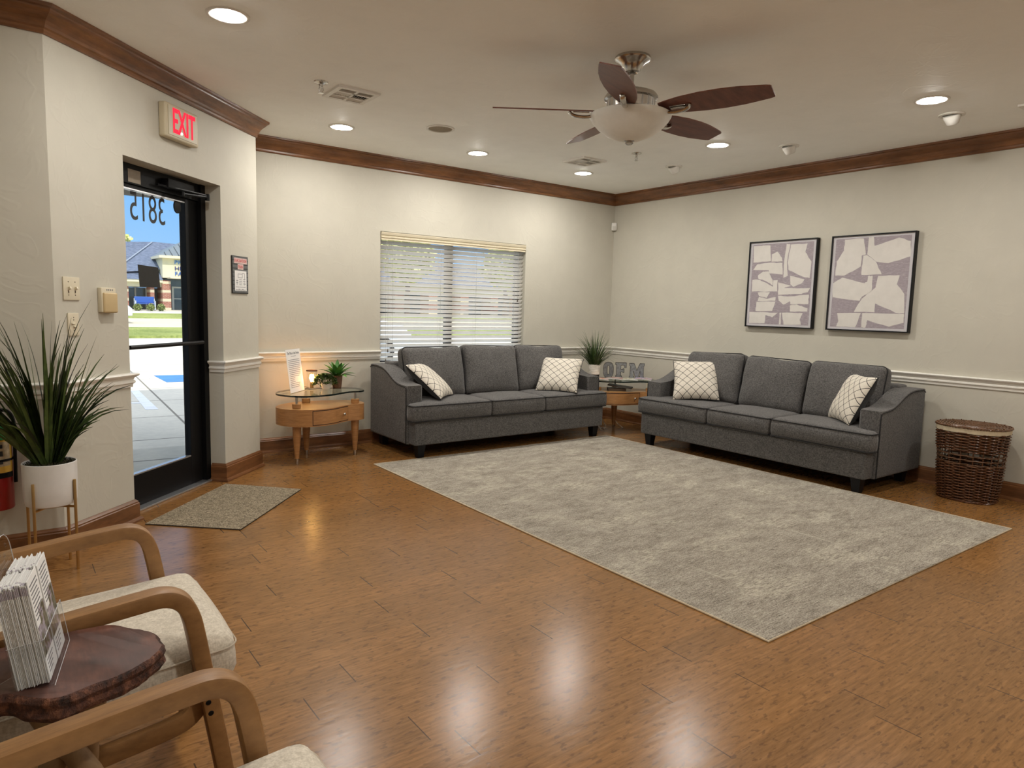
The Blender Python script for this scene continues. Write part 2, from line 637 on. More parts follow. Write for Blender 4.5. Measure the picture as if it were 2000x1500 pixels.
def text_mesh(body, size, align='CENTER', extrude=0.0005, off=0.0):
    cu = bpy.data.curves.new('txt', 'FONT')
    cu.body = body
    cu.size = size
    cu.align_x = align
    cu.align_y = 'CENTER'
    cu.extrude = extrude
    cu.offset = off
    o = bpy.data.objects.new('txt', cu)
    C.objects.link(o)
    dg = bpy.context.evaluated_depsgraph_get()
    dg.update()
    me = bpy.data.meshes.new_from_object(o.evaluated_get(dg))
    b = bmesh.new()
    b.from_mesh(me)
    bpy.data.objects.remove(o)
    bpy.data.curves.remove(cu)
    bpy.data.meshes.remove(me)
    return b

def frame_mtx(origin, ex, ey, ez):
    m = Matrix((Vector(ex), Vector(ey), Vector(ez))).transposed().to_4x4()
    m.translation = Vector(origin)
    return m

# ------------------------------------------------------------------ room shell
PB = Vector((-5.473, -1.793, 0))
MD = Matrix.Translation(PB) @ Matrix.Rotation(PI / 4, 4, 'Z')      # entry wall: x along it, y outwards
DU0, DU1, DTOP = 0.50, 1.425, 2.015
XW, YS, ZC, ZW = -6.4, -7.6, 2.555, 2.85
def DP(u, y=0.0, z=0.0):
    return MD @ Vector((u, y, z))

bm = bm_new()
poly = [(XW, YS), (0, YS), (0, 0), (-4.131, 0), (-4.131, -0.45), tuple(DP(DU1)[:2]), tuple(DP(DU1, 0.16)[:2]), tuple(DP(DU0, 0.16)[:2]), tuple(DP(DU0)[:2]), (-5.473, -1.793), (XW, -1.793)]
prism(bm, poly, -0.08, 0.0)
struct('floor', bm, M_FLOOR)

WX0, WX1, WZ0, WZ1 = -2.916, -1.267, 0.62, 1.912
bm = bm_new()
box(bm, -4.29, WX0, 0, 0.16, 0, ZW)
box(bm, WX1, 0.15, 0, 0.16, 0, ZW)
box(bm, WX0, WX1, 0, 0.16, 0, WZ0)
box(bm, WX0, WX1, 0, 0.16, WZ1, ZW)
struct('wall_back', bm, M_WALL)
bm = bm_new()
box(bm, 0, 0.15, YS, 0, 0, ZW)
struct('wall_right', bm, M_WALL)
bm = bm_new()
box(bm, 0.0, DU0, 0, 0.24, 0, ZW, mtx=MD)
box(bm, DU0, DU1, 0, 0.24, DTOP, ZW, mtx=MD)
box(bm, DU1, 1.898, 0, 0.24, 0, ZW, mtx=MD)
box(bm, -4.29, -4.131, -0.45, 0.0, 0, ZW)
struct('wall_entry', bm, M_WALL)
bm = bm_new()
box(bm, XW - 0.15, -5.473, -1.793, -1.64, 0, ZW)
struct('wall_left', bm, M_WALL)
bm = bm_new()
box(bm, XW - 0.15, XW, YS, -1.793, 0, ZW)
struct('wall_west', bm, M_WALL)
bm = bm_new()
box(bm, XW - 0.15, 0.15, YS - 0.15, YS, 0, ZW)
struct('wall_front', bm, M_WALL)

LIGHTS = [(-1.153, -0.715), (-2.368, -0.721), (-3.591, -0.736), (-1.154, -2.255), (-1.161, -3.79), (-4.784, -2.274),
          (-4.784, -3.8), (-1.16, -5.33), (-4.784, -5.33), (-2.37, -6.8), (-3.59, -6.8)]  # last five are unseen, continued from the grid and added for room light
CAN_R = 0.066
bm = bm_new()
loops = []
outer = [(XW, YS), (0, YS), (0, 0), (-4.131, 0), (-4.131, -0.45), (-5.473, -1.793), (XW, -1.793)]
edges = []
def loop_edges(pts):
    vs = [bm.verts.new((x, y, ZC)) for x, y in pts]
    return [bm.edges.new((vs[i], vs[(i + 1) % len(vs)])) for i in range(len(vs))]
edges += loop_edges(outer)
for x, y in LIGHTS:
    edges += loop_edges([(x + CAN_R * math.cos(2 * PI * k / 28), y + CAN_R * math.sin(2 * PI * k / 28)) for k in range(28)])
bmesh.ops.triangle_fill(bm, use_beauty=True, use_dissolve=False, edges=edges)
struct('ceiling', bm, M_CEIL)

# roof blocks added to throw shade on the near pavement, with the entrance porch
M_STUCCO = simple('tan_stucco', srgb(96, 94, 88), 0.9, scale=12)
bm = bm_new()
box(bm, XW - 0.2, 0.2, YS - 0.2, 0.2, ZW, 3.4)
box(bm, -9.5, -3.0, 0.2, 2.1, 2.26, 4.3)
box(bm, -9.5, XW - 0.2, YS - 0.2, 0.2, ZW, 4.3)
struct('trim_8', bm, M_STUCCO)

# crown moulding
crown = [(0, 2.441), (0.010, 2.441), (0.014, 2.450), (0.014, 2.462), (0.022, 2.468), (0.026, 2.480), (0.034, 2.494), (0.048, 2.508), (0.064, 2.520), (0.072, 2.530), (0.074, 2.538), (0.090, 2.542), (0.092, 2.5545), (0, 2.5545)]
ring = [(XW, -1.793), (-5.473, -1.793), (-4.131, -0.45), (-4.131, 0), (0, 0), (0, YS), (XW, YS)]
bm = bm_new()
wall_run(bm, ring, crown, True)
struct('trim_1', bm, M_CROWN)
# chair rail in three runs (it stops at the door and at the window)
rail = [(0, 0.762), (0.008, 0.763), (0.010, 0.782), (0.018, 0.788), (0.018, 0.798), (0.011, 0.806), (0.016, 0.818), (0.030, 0.826), (0.034, 0.834), (0.030, 0.841), (0, 0.842)]
pL = [tuple(DP(DU0)[:2]), tuple(DP(DU0, 0.10)[:2])]
pR = [tuple(DP(DU1, 0.10)[:2]), tuple(DP(DU1)[:2])]
for i, path in enumerate(([(WX1, 0), (0, 0), (0, YS), (XW, YS), (XW, -1.793), (-5.473, -1.793)] + pL, pR + [(-4.131, -0.45), (-4.131, 0), (WX0, 0)])):
    bm = bm_new()
    wall_run(bm, path, rail)
    struct('trim_%d' % (i + 2), bm, M_TRIMW)
base = [(0, 0), (0.033, 0.0), (0.032, 0.010), (0.026, 0.020), (0.018, 0.023), (0.018, 0.100), (0.014, 0.104), (0.014, 0.111), (0.008, 0.118), (0.004, 0.124), (0, 0.124)]
for nm, path in (('baseboard_left', [(0, 0), (0, YS), (XW, YS), (XW, -1.793), (-5.473, -1.793)] + pL), ('baseboard_back', pR + [(-4.131, -0.45), (-4.131, 0), (0, 0)])):
    bm = bm_new()
    wall_run(bm, path, base)
    struct(nm, bm, M_CROWN)

# ------------------------------------------------------------------ window and blind
win = thing('window_1', None, None, (0, 0, 0))
win['kind'] = 'structure'
bm = bm_new()
fw = 0.05
for a in ((WX0, WX0 + fw, WZ0, WZ1), (WX1 - fw, WX1, WZ0, WZ1), (WX0, WX1, WZ0, WZ0 + fw), (WX0, WX1, WZ1 - fw, WZ1), (-2.165, -2.095, WZ0, WZ1)):
    box(bm, a[0], a[1], 0.095, 0.145, a[2], a[3])
mk('window_frame', bm, M_BRONZE, win)
bm = bm_new()
box(bm, WX0 + fw, WX1 - fw, 0.118, 0.122, WZ0 + fw, WZ1 - fw)
mk('window_pane', bm, M_GLASS, win)

bl = thing('window_blind', 'white horizontal slatted blind hanging in the window behind the left sofa', 'blind', ((WX0 + WX1) / 2, 0.045, WZ0))
bw = (WX1 - WX0) / 2 - 0.006
bm = bm_new()
vz = WZ1 - WZ0
prof = [(-0.055, vz - 0.075), (-0.048, vz - 0.078), (-0.046, vz - 0.060), (-0.054, vz - 0.055), (-0.054, vz - 0.045), (-0.048, vz - 0.040), (-0.056, vz - 0.030), (-0.060, vz - 0.012), (-0.060, vz - 0.006), (-0.03, vz - 0.006), (-0.03, vz - 0.075)]
n = len(prof)
A = [bm.verts.new((-bw, y, z)) for y, z in prof]
B = [bm.verts.new((bw, y, z)) for y, z in prof]
bm.faces.new(A); bm.faces.new(B[::-1])
for k in range(n):
    bm.faces.new((A[k], A[(k + 1) % n], B[(k + 1) % n], B[k]))
mk('valance', bm, M_CREAMP, bl)
bm = bm_new()
th = math.radians(39)
nsl = 29
ztop = vz - 0.095
for i in range(nsl):
    zc = ztop - i * 0.0408
    m = Matrix.Translation((0, 0, zc)) @ Matrix.Rotation(-th, 4, 'X')
    rbox(bm, -bw, bw, -0.025, 0.025, -0.0014, 0.0014, 0.0012, 1, mtx=m)
mk('slats', bm, M_BLIND, bl)
bm = bm_new()
rbox(bm, -bw, bw, -0.022, 0.022, 0.012, 0.034, 0.004)
mk('bottom_rail', bm, M_BLIND, bl)
M_CORD = simple('blind_cord', (0.45, 0.45, 0.42, 1), 0.8)
for fx in (-0.84, -0.22, 0.28, 0.86):
    bm = bm_new()
    for yy in (-0.0235, 0.0235):
        tube(bm, [(fx * bw, yy, 0.03), (fx * bw, yy, vz - 0.06)], 0.0011, 5)
    mk('ladder_cord', bm, M_CORD, bl)
for fx, zl in ((-0.93, 0.13), (-0.905, 0.22), (0.905, 0.72)):
    bm = bm_new()
    tube(bm, [(fx * bw, -0.034, zl), (fx * bw, -0.034, vz - 0.06)], 0.001, 5)
    cd_ = mk('pull_cord', bm, M_CORD, bl)
    bm = bm_new()
    lathe(bm, [(0, zl + 0.012), (0.004, zl + 0.008), (0.007, zl - 0.012), (0.006, zl - 0.018), (0, zl - 0.018)], 10, (fx * bw, -0.034))
    mk('tassel', bm, simple('tassel_brown', (0.10, 0.08, 0.06, 1), 0.5), cd_, True)

# ------------------------------------------------------------------ entrance door
dr = thing('door_1', None, None, PB, PI / 4)
dr['kind'] = 'structure'
bm = bm_new()
box(bm, DU0, DU0 + 0.05, 0.11, 0.21, 0, DTOP)
box(bm, DU1 - 0.05, DU1, 0.11, 0.21, 0, DTOP)
box(bm, DU0 + 0.05, DU1 - 0.05, 0.125, 0.21, 1.905, DTOP)
mk('door_frame', bm, M_BLACK, dr)
L0, L1, LZ = DU0 + 0.053, DU1 - 0.053, 1.902
G0, G1, GZ0, GZ1 = L0 + 0.125, L1 - 0.125, 0.205, 1.882
bm = bm_new()
rbox(bm, L0, G0, 0.14, 0.185, 0.014, LZ, 0.003)
rbox(bm, G1, L1, 0.14, 0.185, 0.014, LZ, 0.003)
rbox(bm, G0, G1, 0.14, 0.185, 0.014, GZ0, 0.003)
rbox(bm, G0, G1, 0.14, 0.185, GZ1, LZ, 0.003)
mk('door_leaf', bm, M_BLACK, dr)
bm = bm_new()
box(bm, G0, G1, 0.159, 0.165, GZ0, GZ1)
mk('glass_pane', bm, M_GLASS, dr)
bm = bm_new()
for z in (GZ0, GZ1 - 0.008):
    box(bm, G0, G1, 0.142, 0.158, z, z + 0.008)
    box(bm, G0, G1, 0.166, 0.18, z, z + 0.006)
mk('glazing_bead', bm, M_ALU, dr)
bm = bm_new()
tube(bm, [(L0 + 0.06, 0.085, 0.972), (L1 - 0.05, 0.085, 0.972)], 0.0125, 12)
for u in (L0 + 0.075, L1 - 0.065):
    tube(bm, [(u, 0.085, 0.972), (u, 0.14, 0.972)], 0.009, 10)
mk('push_bar', bm, M_BRONZE, dr, True)
bm = bm_new()
rbox(bm, 0.99, 1.25, 0.075, 0.125, 1.93, 1.985, 0.008)
tube(bm, [(0.985, 0.10, 1.957), (1.0, 0.10, 1.957)], 0.018, 12)
tube(bm, [(1.25, 0.10, 1.957), (1.265, 0.10, 1.957)], 0.018, 12)
cl = mk('door_closer', bm, M_BLACK, dr, True)
bm = bm_new()
tube(bm, [(1.12, 0.07, 1.925), (1.12, 0.07, 1.90)], 0.012, 10)
tube(bm, [(1.12, 0.07, 1.912), (1.34, 0.04, 1.925)], 0.008, 8)
tube(bm, [(1.34, 0.04, 1.905), (1.34, 0.04, 1.945)], 0.014, 10)
tube(bm, [(1.34, 0.04, 1.935), (0.92, 0.10, 1.935)], 0.007, 8)
mk('closer_arm', bm, M_BLACK, cl, True)
bm = text_mesh('3815', 0.205, 'CENTER', 0.0008, -0.0008)
bmesh.ops.transform(bm, matrix=frame_mtx((0.922, 0.167, 1.782), (-0.82, 0, 0), (0, 0, 1.16), (0, 1, 0)), verts=bm.verts)
mk('house_number', bm, M_INK, dr)
bm = bm_new()
prism(bm, [(1.185 + 0.034 * math.cos(a * PI / 12), 1.842 + 0.042 * math.sin(a * PI / 12)) for a in range(24)], 0.150, 0.158, mtx=frame_mtx((0, 0, 0), (1, 0, 0), (0, 0, 1), (0, 1, 0)))
mk('glass_sensor', bm, M_BLACK, dr)
bm = bm_new()
box(bm, 0.700, 0.805, 0.1238, 0.1248, 1.912, 1.985)
mk('header_label', bm, simple('grey_label', srgb(150, 138, 122), 0.6), dr)
bm = bm_new()
rbox(bm, DU0, DU1, 0.085, 0.24, 0.0, 0.013, 0.004)
mk('threshold', bm, M_ALU, dr)
bm = bm_new()
vs = [bm.verts.new(p) for p in ((0.800, 0.1565, 1.452), (0.985, 0.1565, 1.446), (1.000, 0.1565, 1.322), (0.812, 0.1565, 1.322))]
vs2 = [bm.verts.new(v.co + Vector((0, 0.001, 0))) for v in vs]
bm.faces.new(vs); bm.faces.new(vs2[::-1])
for k in range(4):
    bm.faces.new((vs[k], vs[(k + 1) % 4], vs2[(k + 1) % 4], vs2[k]))
nt = mk('paper_notice', bm, simple('dark_notice', (0.022, 0.021, 0.018, 1), 0.8))
nt.location = PB
nt.rotation_euler = (0, 0, PI / 4)
tag(nt, 'small dark sheet of paper taped to the glass of the entrance door', 'notice')

# ------------------------------------------------------------------ ceiling fittings
def eye(x, y, i):
    t = thing('eyeball_spotlight', EYE[i], 'spotlight', (x, y, ZC), 0, 'eyeball spotlights along the right wall')
    bm = bm_new()
    lathe(bm, [(0.075, 0.0), (0.075, -0.006), (0.055, -0.009), (0.050, -0.004), (0.05, 0.0)], 28)
    mk('trim_ring', bm, M_WHITE, t, True)
    bm = bm_new()
    m = Matrix.Translation((0.0, 0, -0.002)) @ Matrix.Rotation(math.radians(-28), 4, 'Y')
    lathe(bm, [(0, -0.058), (0.030, -0.058), (0.036, -0.054), (0.050, -0.012), (0.0495, 0.002), (0, 0.004)], 24, mtx=m)
    mk('eyeball', bm, M_WHITE, t, True)
EYE = ['small white eyeball spotlight on the ceiling nearest the far corner', 'small white eyeball spotlight on the ceiling above the left end of the right sofa', 'small white eyeball spotlight on the ceiling at far right beside the lit lamp']
for i, (x, y) in enumerate(((-0.778, -1.503), (-0.736, -2.601), (-0.747, -3.741))):
    eye(x, y, i)

DL = ['lit recessed ceiling light nearest the far corner of the room', 'lit recessed ceiling light over the window, left of the speaker-side vent', 'lit recessed ceiling light nearest the entry wall crown, below the left vent',
      'lit recessed ceiling light just right of the ceiling fan', 'lit recessed ceiling light at the right edge, beside the last eyeball spotlight', 'lit recessed ceiling light near the top left, above the entrance door wall']
DL[1] = 'lit recessed ceiling light right of the round ceiling speaker'
M_LAMP = emit('lamp_lens', (1.0, 0.965, 0.905, 1), DOWNLIGHT)
M_BAF = simple('white_baffle', (0.8, 0.8, 0.8, 1), 0.4)
first = None
for i, (x, y) in enumerate(LIGHTS):
    lab = DL[i] if i < 6 else 'assumed recessed ceiling light out of view in the near part of the room'
    if first is None:
        first = t = thing('recessed_light', lab, 'ceiling light', (x, y, ZC), 0, 'recessed ceiling lights')
        bm = bm_new()
        lathe(bm, [(0.096, 0.0), (0.096, -0.003), (0.088, -0.006), (0.070, -0.005), (0.0655, -0.001), (0.0655, 0.003), (0.09, 0.0005)], 32)
        mk('trim_ring', bm, M_WHITE, t, True)
        bm = bm_new()
        lathe(bm, [(0.0655, 0.0), (0.064, 0.03), (0.0, 0.03)], 32)
        mk('baffle', bm, M_BAF, t, True)
        bm = bm_new()
        lathe(bm, [(0.063, 0.006), (0.059, -0.003), (0.045, -0.009), (0.02, -0.0125), (0.0, -0.013)], 32)
        mk('lens', bm, M_LAMP, t, True)
    else:
        dup(first, (x, y, ZC), 0, lab)

def vent(x, y, w, h, label):
    t = thing('ceiling_vent', label, 'vent', (x, y, ZC), 0, 'ceiling vents')
    bm = bm_new()
    for a in ((-w, w, -h, -h + 0.03), (-w, w, h - 0.03, h), (-w, -w + 0.03, -h + 0.03, h - 0.03), (w - 0.03, w, -h + 0.03, h - 0.03), (-0.008, 0.008, -h + 0.03, h - 0.03), (-w + 0.03, w - 0.03, 0.035, 0.05), (-w + 0.03, w - 0.03, -0.05, -0.035)):
        box(bm, a[0], a[1], a[2], a[3], -0.012, 0.0)
    mk('frame', bm, M_WHITE, t)
    bm = bm_new()
    box(bm, -w + 0.02, w - 0.02, -h + 0.02, h - 0.02, -0.002, 0.0)
    mk('duct_shade', bm, M_BLACK, t)  # flat black sheet standing in for the shaded duct behind the louvers
    bm = bm_new()
    for q in range(-1, 2):
        for k in range(14):
            if q == 0:
                xx = -w + 0.035 + k * (2 * w - 0.07) / 13
                m = Matrix.Translation((xx, 0, -0.007)) @ Matrix.Rotation(math.radians(40 if xx < 0 else -40), 4, 'Y')
                box(bm, -0.006, 0.006, -0.034, 0.034, -0.0006, 0.0006, mtx=m)
        if q:
            for k in range(4):
                yy = q * (0.058 + k * (h - 0.09) / 4)
                m = Matrix.Translation((0, yy, -0.007)) @ Matrix.Rotation(math.radians(-40 * q), 4, 'X')
                box(bm, -w + 0.03, w - 0.03, -0.006, 0.006, -0.0006, 0.0006, mtx=m)
    mk('louvers', bm, M_WHITE, t)
vent(-3.862, -1.535, 0.135, 0.135, 'white square ceiling vent at left beside a sprinkler head')
vent(-1.507, -1.12, 0.135, 0.14, 'white square ceiling vent between the fan and the far corner')
vent(-0.60, -4.20, 0.09, 0.12, 'white ceiling vent cut off by the right edge of the picture')

t = thing('ceiling_speaker', 'round beige ceiling speaker between two lit lamps and the fan', 'speaker', (-3.02, -1.201, ZC))
bm = bm_new()
lathe(bm, [(0.105, 0.0), (0.105, -0.005), (0.092, -0.008), (0.086, -0.004)], 36)
mk('rim', bm, M_WHITE, t, True)
bm = bm_new()
lathe(bm, [(0.088, -0.003), (0.05, -0.006), (0.0, -0.007)], 36)
mk('grille', bm, simple('speaker_grille', srgb(150, 138, 118), 0.8, scale=400, var=0.3), t, True)

def sprinkler(x, y, label):
    t = thing('sprinkler_head', label, 'sprinkler', (x, y, ZC), 0, 'ceiling sprinkler heads')
    bm = bm_new()
    lathe(bm, [(0.042, 0.0), (0.040, -0.006), (0.022, -0.010), (0.014, -0.014), (0.010, -0.03), (0, -0.03)], 20)
    mk('escutcheon', bm, M_CHROME, t, True)
    bm = bm_new()
    for s in (-1, 1):
        tube(bm, [(s * 0.009, 0, -0.028), (s * 0.013, 0, -0.045), (s * 0.004, 0, -0.062)], 0.003, 6)
    tube(bm, [(0, 0, -0.03), (0, 0, -0.062)], 0.0025, 6)
    mk('frame_arms', bm, M_CHROME, t, True)
    bm = bm_new()
    lathe(bm, [(0, -0.062), (0.017, -0.062), (0.017, -0.065), (0, -0.065)], 16)
    mk('deflector', bm, M_CHROME, t, True)
sprinkler(-4.097, -1.638, 'chrome sprinkler head on the ceiling beside the left vent')
sprinkler(-1.402, -1.635, 'chrome sprinkler head on the ceiling below the fan bowl')

# ------------------------------------------------------------------ ceiling fan
fan = thing('ceiling_fan', 'brushed nickel ceiling fan with five brown blades and a frosted bowl light', 'ceiling fan', (-3.005, -3.111, ZC))
M_BLADE = wood('walnut_blade', srgb(84, 44, 32), srgb(122, 72, 54), (1, 6, 6), 0.38, 6)
M_BOWL = simple('frosted_bowl', (0.82, 0.82, 0.78, 1), 0.45, var=0.03)
Z0 = ZC
bm = bm_new()
lathe(bm, [(0.090, 0.0), (0.092, -0.012), (0.086, -0.020), (0.062, -0.034), (0.046, -0.056), (0.040, -0.074), (0.030, -0.078), (0.022, -0.070), (0, -0.070)], 40)
mk('canopy', bm, M_CHROME, fan, True)
bm = bm_new()
lathe(bm, [(0.011, -0.06), (0.011, -0.145), (0.026, -0.147), (0.034, -0.155), (0.036, -0.178), (0, -0.178)], 24)
mk('downrod', bm, M_CHROME, fan, True)
bm = bm_new()
lathe(bm, [(0.034, -0.172), (0.10, -0.174), (0.128, -0.186), (0.138, -0.200), (0.138, -0.210), (0.124, -0.216), (0.122, -0.262), (0.06, -0.268), (0, -0.268)], 48)
mo = mk('motor_housing', bm, M_CHROME, fan, True)
bm = bm_new()
for k in range(20):
    a = 2 * PI * k / 20
    box(bm, -0.003, 0.003, 0.120, 0.1255, -0.262, -0.216, mtx=Matrix.Rotation(a, 4, 'Z'))
mk('housing_ribs', bm, M_STEEL, mo)
bm = bm_new()
lathe(bm, [(0.202, -0.286), (0.212, -0.292), (0.210, -0.302), (0.196, -0.325), (0.165, -0.358), (0.122, -0.389), (0.070, -0.410), (0.03, -0.419), (0, -0.420)], 56)
lathe(bm, [(0.202, -0.286), (0.10, -0.270), (0, -0.268)], 56)
bo = mk('bowl_shade', bm, M_BOWL, fan, True)
bm = bm_new()
lathe(bm, [(0.026, -0.411), (0.027, -0.420), (0.020, -0.424), (0.022, -0.432), (0.014, -0.438), (0, -0.440)], 20)
mk('finial', bm, M_CHROME, bo, True)
def blade_bm():
    b = bm_new()
    # plan outline: (radius, half width)
    st = [(0.165, 0.042), (0.20, 0.053), (0.28, 0.072), (0.38, 0.084), (0.48, 0.086), (0.57, 0.079), (0.65, 0.065), (0.695, 0.056), (0.712, 0.050), (0.717, 0.044)]
    top, bot = [], []
    for dz in (0.003, -0.003):
        row = [(b.verts.new((r, -w, dz)), b.verts.new((r, w * 0.92, dz))) for r, w in st]
        top.append(row)
    A_, B_ = top
    for i in range(len(st) - 1):
        b.faces.new((A_[i][0], A_[i + 1][0], A_[i + 1][1], A_[i][1]))
        b.faces.new((B_[i][1], B_[i + 1][1], B_[i + 1][0], B_[i][0]))
        b.faces.new((A_[i][0], B_[i][0], B_[i + 1][0], A_[i + 1][0]))
        b.faces.new((A_[i][1], A_[i + 1][1], B_[i + 1][1], B_[i][1]))
    for i in (0, -1):
        b.faces.new((A_[i][0], A_[i][1], B_[i][1], B_[i][0]))
    return b
PITCH = math.radians(-15)
for k in range(5):
    a = math.radians(1 + 72 * k)
    mm = Matrix.Rotation(a, 4, 'Z') @ Matrix.Translation((0, 0, -0.274)) @ Matrix.Rotation(PITCH, 4, 'X')
    bm = blade_bm()
    bmesh.ops.transform(bm, matrix=mm, verts=bm.verts)
    b_ = mk('blade', bm, M_BLADE, fan)
    bm = bm_new()
    mi_ = Matrix.Rotation(a, 4, 'Z')
    pts = smooth_path([(0.10, 0, -0.264), (0.17, 0, -0.292), (0.23, 0, -0.305), (0.28, 0.0, -0.303), (0.31, 0.0, -0.292), (0.318, 0.0, -0.278)], 5)
    tube(bm, [mi_ @ p for p in pts], [0.014] * len(pts), 8, flat=0.6)
    rb = Matrix.Rotation(a, 4, 'Z') @ Matrix.Translation((0, 0, -0.278)) @ Matrix.Rotation(PITCH, 4, 'X')
    rbox(bm, 0.215, 0.30, -0.014, 0.014, -0.006, 0.0, 0.003, mtx=rb)
    mk('blade_arm', bm, M_CHROME, b_, True)

# ------------------------------------------------------------------ things on the walls
t = thing('exit_sign', 'beige exit sign box with red lit letters above the entrance door', 'exit sign', DP(0.962, 0, 2.285), PI / 4)
bm = bm_new()
rbox(bm, -0.160, 0.160, -0.046, 0.0, -0.098, 0.098, 0.012, 3)
mk('housing', bm, simple('exit_housing', srgb(196, 184, 156), 0.5, var=0.03), t, True)
bm = bm_new()
rbox(bm, -0.135, 0.140, -0.049, -0.045, -0.082, 0.084, 0.002, 2)
fp = mk('face_plate', bm, simple('exit_face', srgb(188, 178, 152), 0.5, var=0.03), t)
bm = text_mesh('EXIT', 0.172, 'CENTER', 0.0012, 0.003)
bmesh.ops.transform(bm, matrix=frame_mtx((0.010, -0.0502, -0.002), (0.62, 0, 0), (0, 0, 1.14), (0, -1, 0)), verts=bm.verts)
mk('letters', bm, emit('exit_red', (1.0, 0.03, 0.06, 1), 1.15), t)
bm = bm_new()
lathe(bm, [(0, 0.004), (0.007, 0.004), (0.007, 0)], 10, mtx=frame_mtx((-0.02, -0.051, -0.055), (1, 0, 0), (0, 0, 1), (0, -1, 0)))
mk('charge_indicator', bm, emit('exit_led', (1, 0.85, 0.85, 1), 3.0), t)

# evacuation plan sign
t = thing('evacuation_sign', 'dark framed evacuation plan sign on the pier right of the door', 'sign', DP(1.645, 0, 1.437), PI / 4)
M_SLATE = simple('slate_grey', srgb(96, 98, 98), 0.5, scale=14, var=0.35)
bm = bm_new()
rbox(bm, -0.105, 0.105, -0.008, 0.0, -0.131, 0.131, 0.002)
mk('backing', bm, simple('slate_edge', srgb(38, 38, 38), 0.4), t)
bm = bm_new()
for k in range(9):
    z = -0.127 + k * 0.0283
    box(bm, -0.101, 0.101, -0.0095, -0.008, z + 0.004, z + 0.0262)
mk('slat_pattern', bm, M_SLATE, t)
for body, z, w in (('EVACUATION', 0.098, 0.168), ('PLAN', 0.057, 0.075)):
    bm = bm_new()
    box(bm, -w / 2, w / 2, -0.0105, -0.0095, z - 0.019, z + 0.019)
    pl = mk('heading_strip', bm, simple('pink_strip', srgb(206, 178, 172), 0.6), t)
    bm = text_mesh(body, 0.030, 'CENTER', 0.0003)
    bmesh.ops.transform(bm, matrix=frame_mtx((0, -0.0108, z - 0.001), (0.82, 0, 0), (0, 0, 1), (0, -1, 0)), verts=bm.verts)
    mk('lettering', bm, M_REDINK, pl)
bm = bm_new()
box(bm, -0.077, 0.077, -0.0108, -0.0095, -0.112, 0.029)
ps = mk('plan_sheet', bm, M_PAPER, t)
bm = bm_new()
def pline(x0, z0, x1, z1, w=0.0016):
    if abs(x1 - x0) > abs(z1 - z0):
        box(bm, x0, x1, -0.0112, -0.0108, z0 - w, z0 + w)
    else:
        box(bm, x0 - w, x0 + w, -0.0112, -0.0108, z0, z1)
for s in ((-0.035, -0.02, 0.02, -0.02), (-0.035, 0.006, 0.02, 0.006), (-0.035, -0.02, -0.035, 0.006), (0.02, -0.02, 0.02, 0.012), (0.02, 0.012, 0.05, 0.012), (0.05, -0.03, 0.05, 0.012), (0.03, -0.03, 0.06, -0.03),
          (0.045, -0.075, 0.045, -0.03), (0.03, -0.046, 0.06, -0.046), (0.03, -0.062, 0.066, -0.062), (-0.02, -0.034, 0.012, -0.034), (-0.024, -0.045, 0.014, -0.045), (-0.024, -0.056, 0.014, -0.056), (-0.02, -0.068, 0.012, -0.068),
          (-0.06, -0.04, -0.036, -0.04), (-0.06, -0.055, -0.036, -0.055), (-0.05, -0.07, -0.05, -0.036), (-0.066, -0.085, 0.062, -0.085), (-0.03, -0.1, -0.01, -0.1), (0.014, -0.1, 0.034, -0.1), (-0.066, -0.105, 0.064, -0.105)):
    pline(*s)
mk('floor_plan_lines', bm, M_GREYINK, ps)

M_SCREW = simple('screw_brown', srgb(80, 64, 46), 0.5)
# switches and the thermostat-like box
def plate(u, z, w, h, label, name='switch_plate', cat='switch', group='ivory switch plates'):
    t = thing(name, label, cat, DP(u, 0, z), PI / 4, group)
    bm = bm_new()
    rbox(bm, -w / 2, w / 2, -0.007, 0, -h / 2, h / 2, 0.003, 2)
    mk('wall_plate', bm, M_IVORY, t, True)
    return t
t = plate(0.102, 1.292, 0.104, 0.112, 'double ivory light switch plate on the wall left of the door')
for s in (-1, 1):
    bm = bm_new()
    m = Matrix.Translation((s * 0.021, -0.008, -0.002)) @ Matrix.Rotation(math.radians(-25), 4, 'X')
    rbox(bm, -0.0045, 0.0045, -0.014, 0.004, -0.006, 0.008, 0.0015, 1, mtx=m)
    mk('toggle', bm, M_IVORY, t, True)
    for z in (-0.032, 0.032):
        bm = bm_new()
        lathe(bm, [(0, 0.0015), (0.003, 0.001), (0.003, 0)], 8, mtx=frame_mtx((s * 0.021, -0.0065, z), (1, 0, 0), (0, 0, 1), (0, -1, 0)))
        mk('screw', bm, M_SCREW, t)
    bm = bm_new()
    box(bm, s * 0.021 - 0.003, s * 0.021 + 0.003, -0.0078, -0.0068, -0.022, -0.010)
    mk('toggle_slot', bm, M_SCREW, t)
t = plate(0.105, 1.117, 0.070, 0.112, 'single ivory switch plate behind the tall plant leaves')
bm = bm_new()
for x, z in ((-0.006, 0.004), (0.006, -0.012)):
    rbox(bm, x - 0.010, x + 0.010, -0.014, -0.006, z - 0.004, z + 0.004, 0.002, 1)
mk('slide_control', bm, M_IVORY, t, True)
for z in (0.034, 0.022, -0.03):
    bm = bm_new()
    lathe(bm, [(0, 0.0015), (0.003, 0.001), (0.003, 0)], 8, mtx=frame_mtx((0, -0.0065, z), (1, 0, 0), (0, 0, 1), (0, -1, 0)))
    mk('screw', bm, M_SCREW, t)
t = thing('alarm_keypad', 'beige alarm keypad with closed flip cover on the wall beside the door', 'keypad', DP(0.327, 0, 1.238), PI / 4)
bm = bm_new()
rbox(bm, -0.052, 0.052, -0.026, 0, -0.062, 0.066, 0.006, 2)
mk('housing', bm, M_IVORY, t, True)
bm = bm_new()
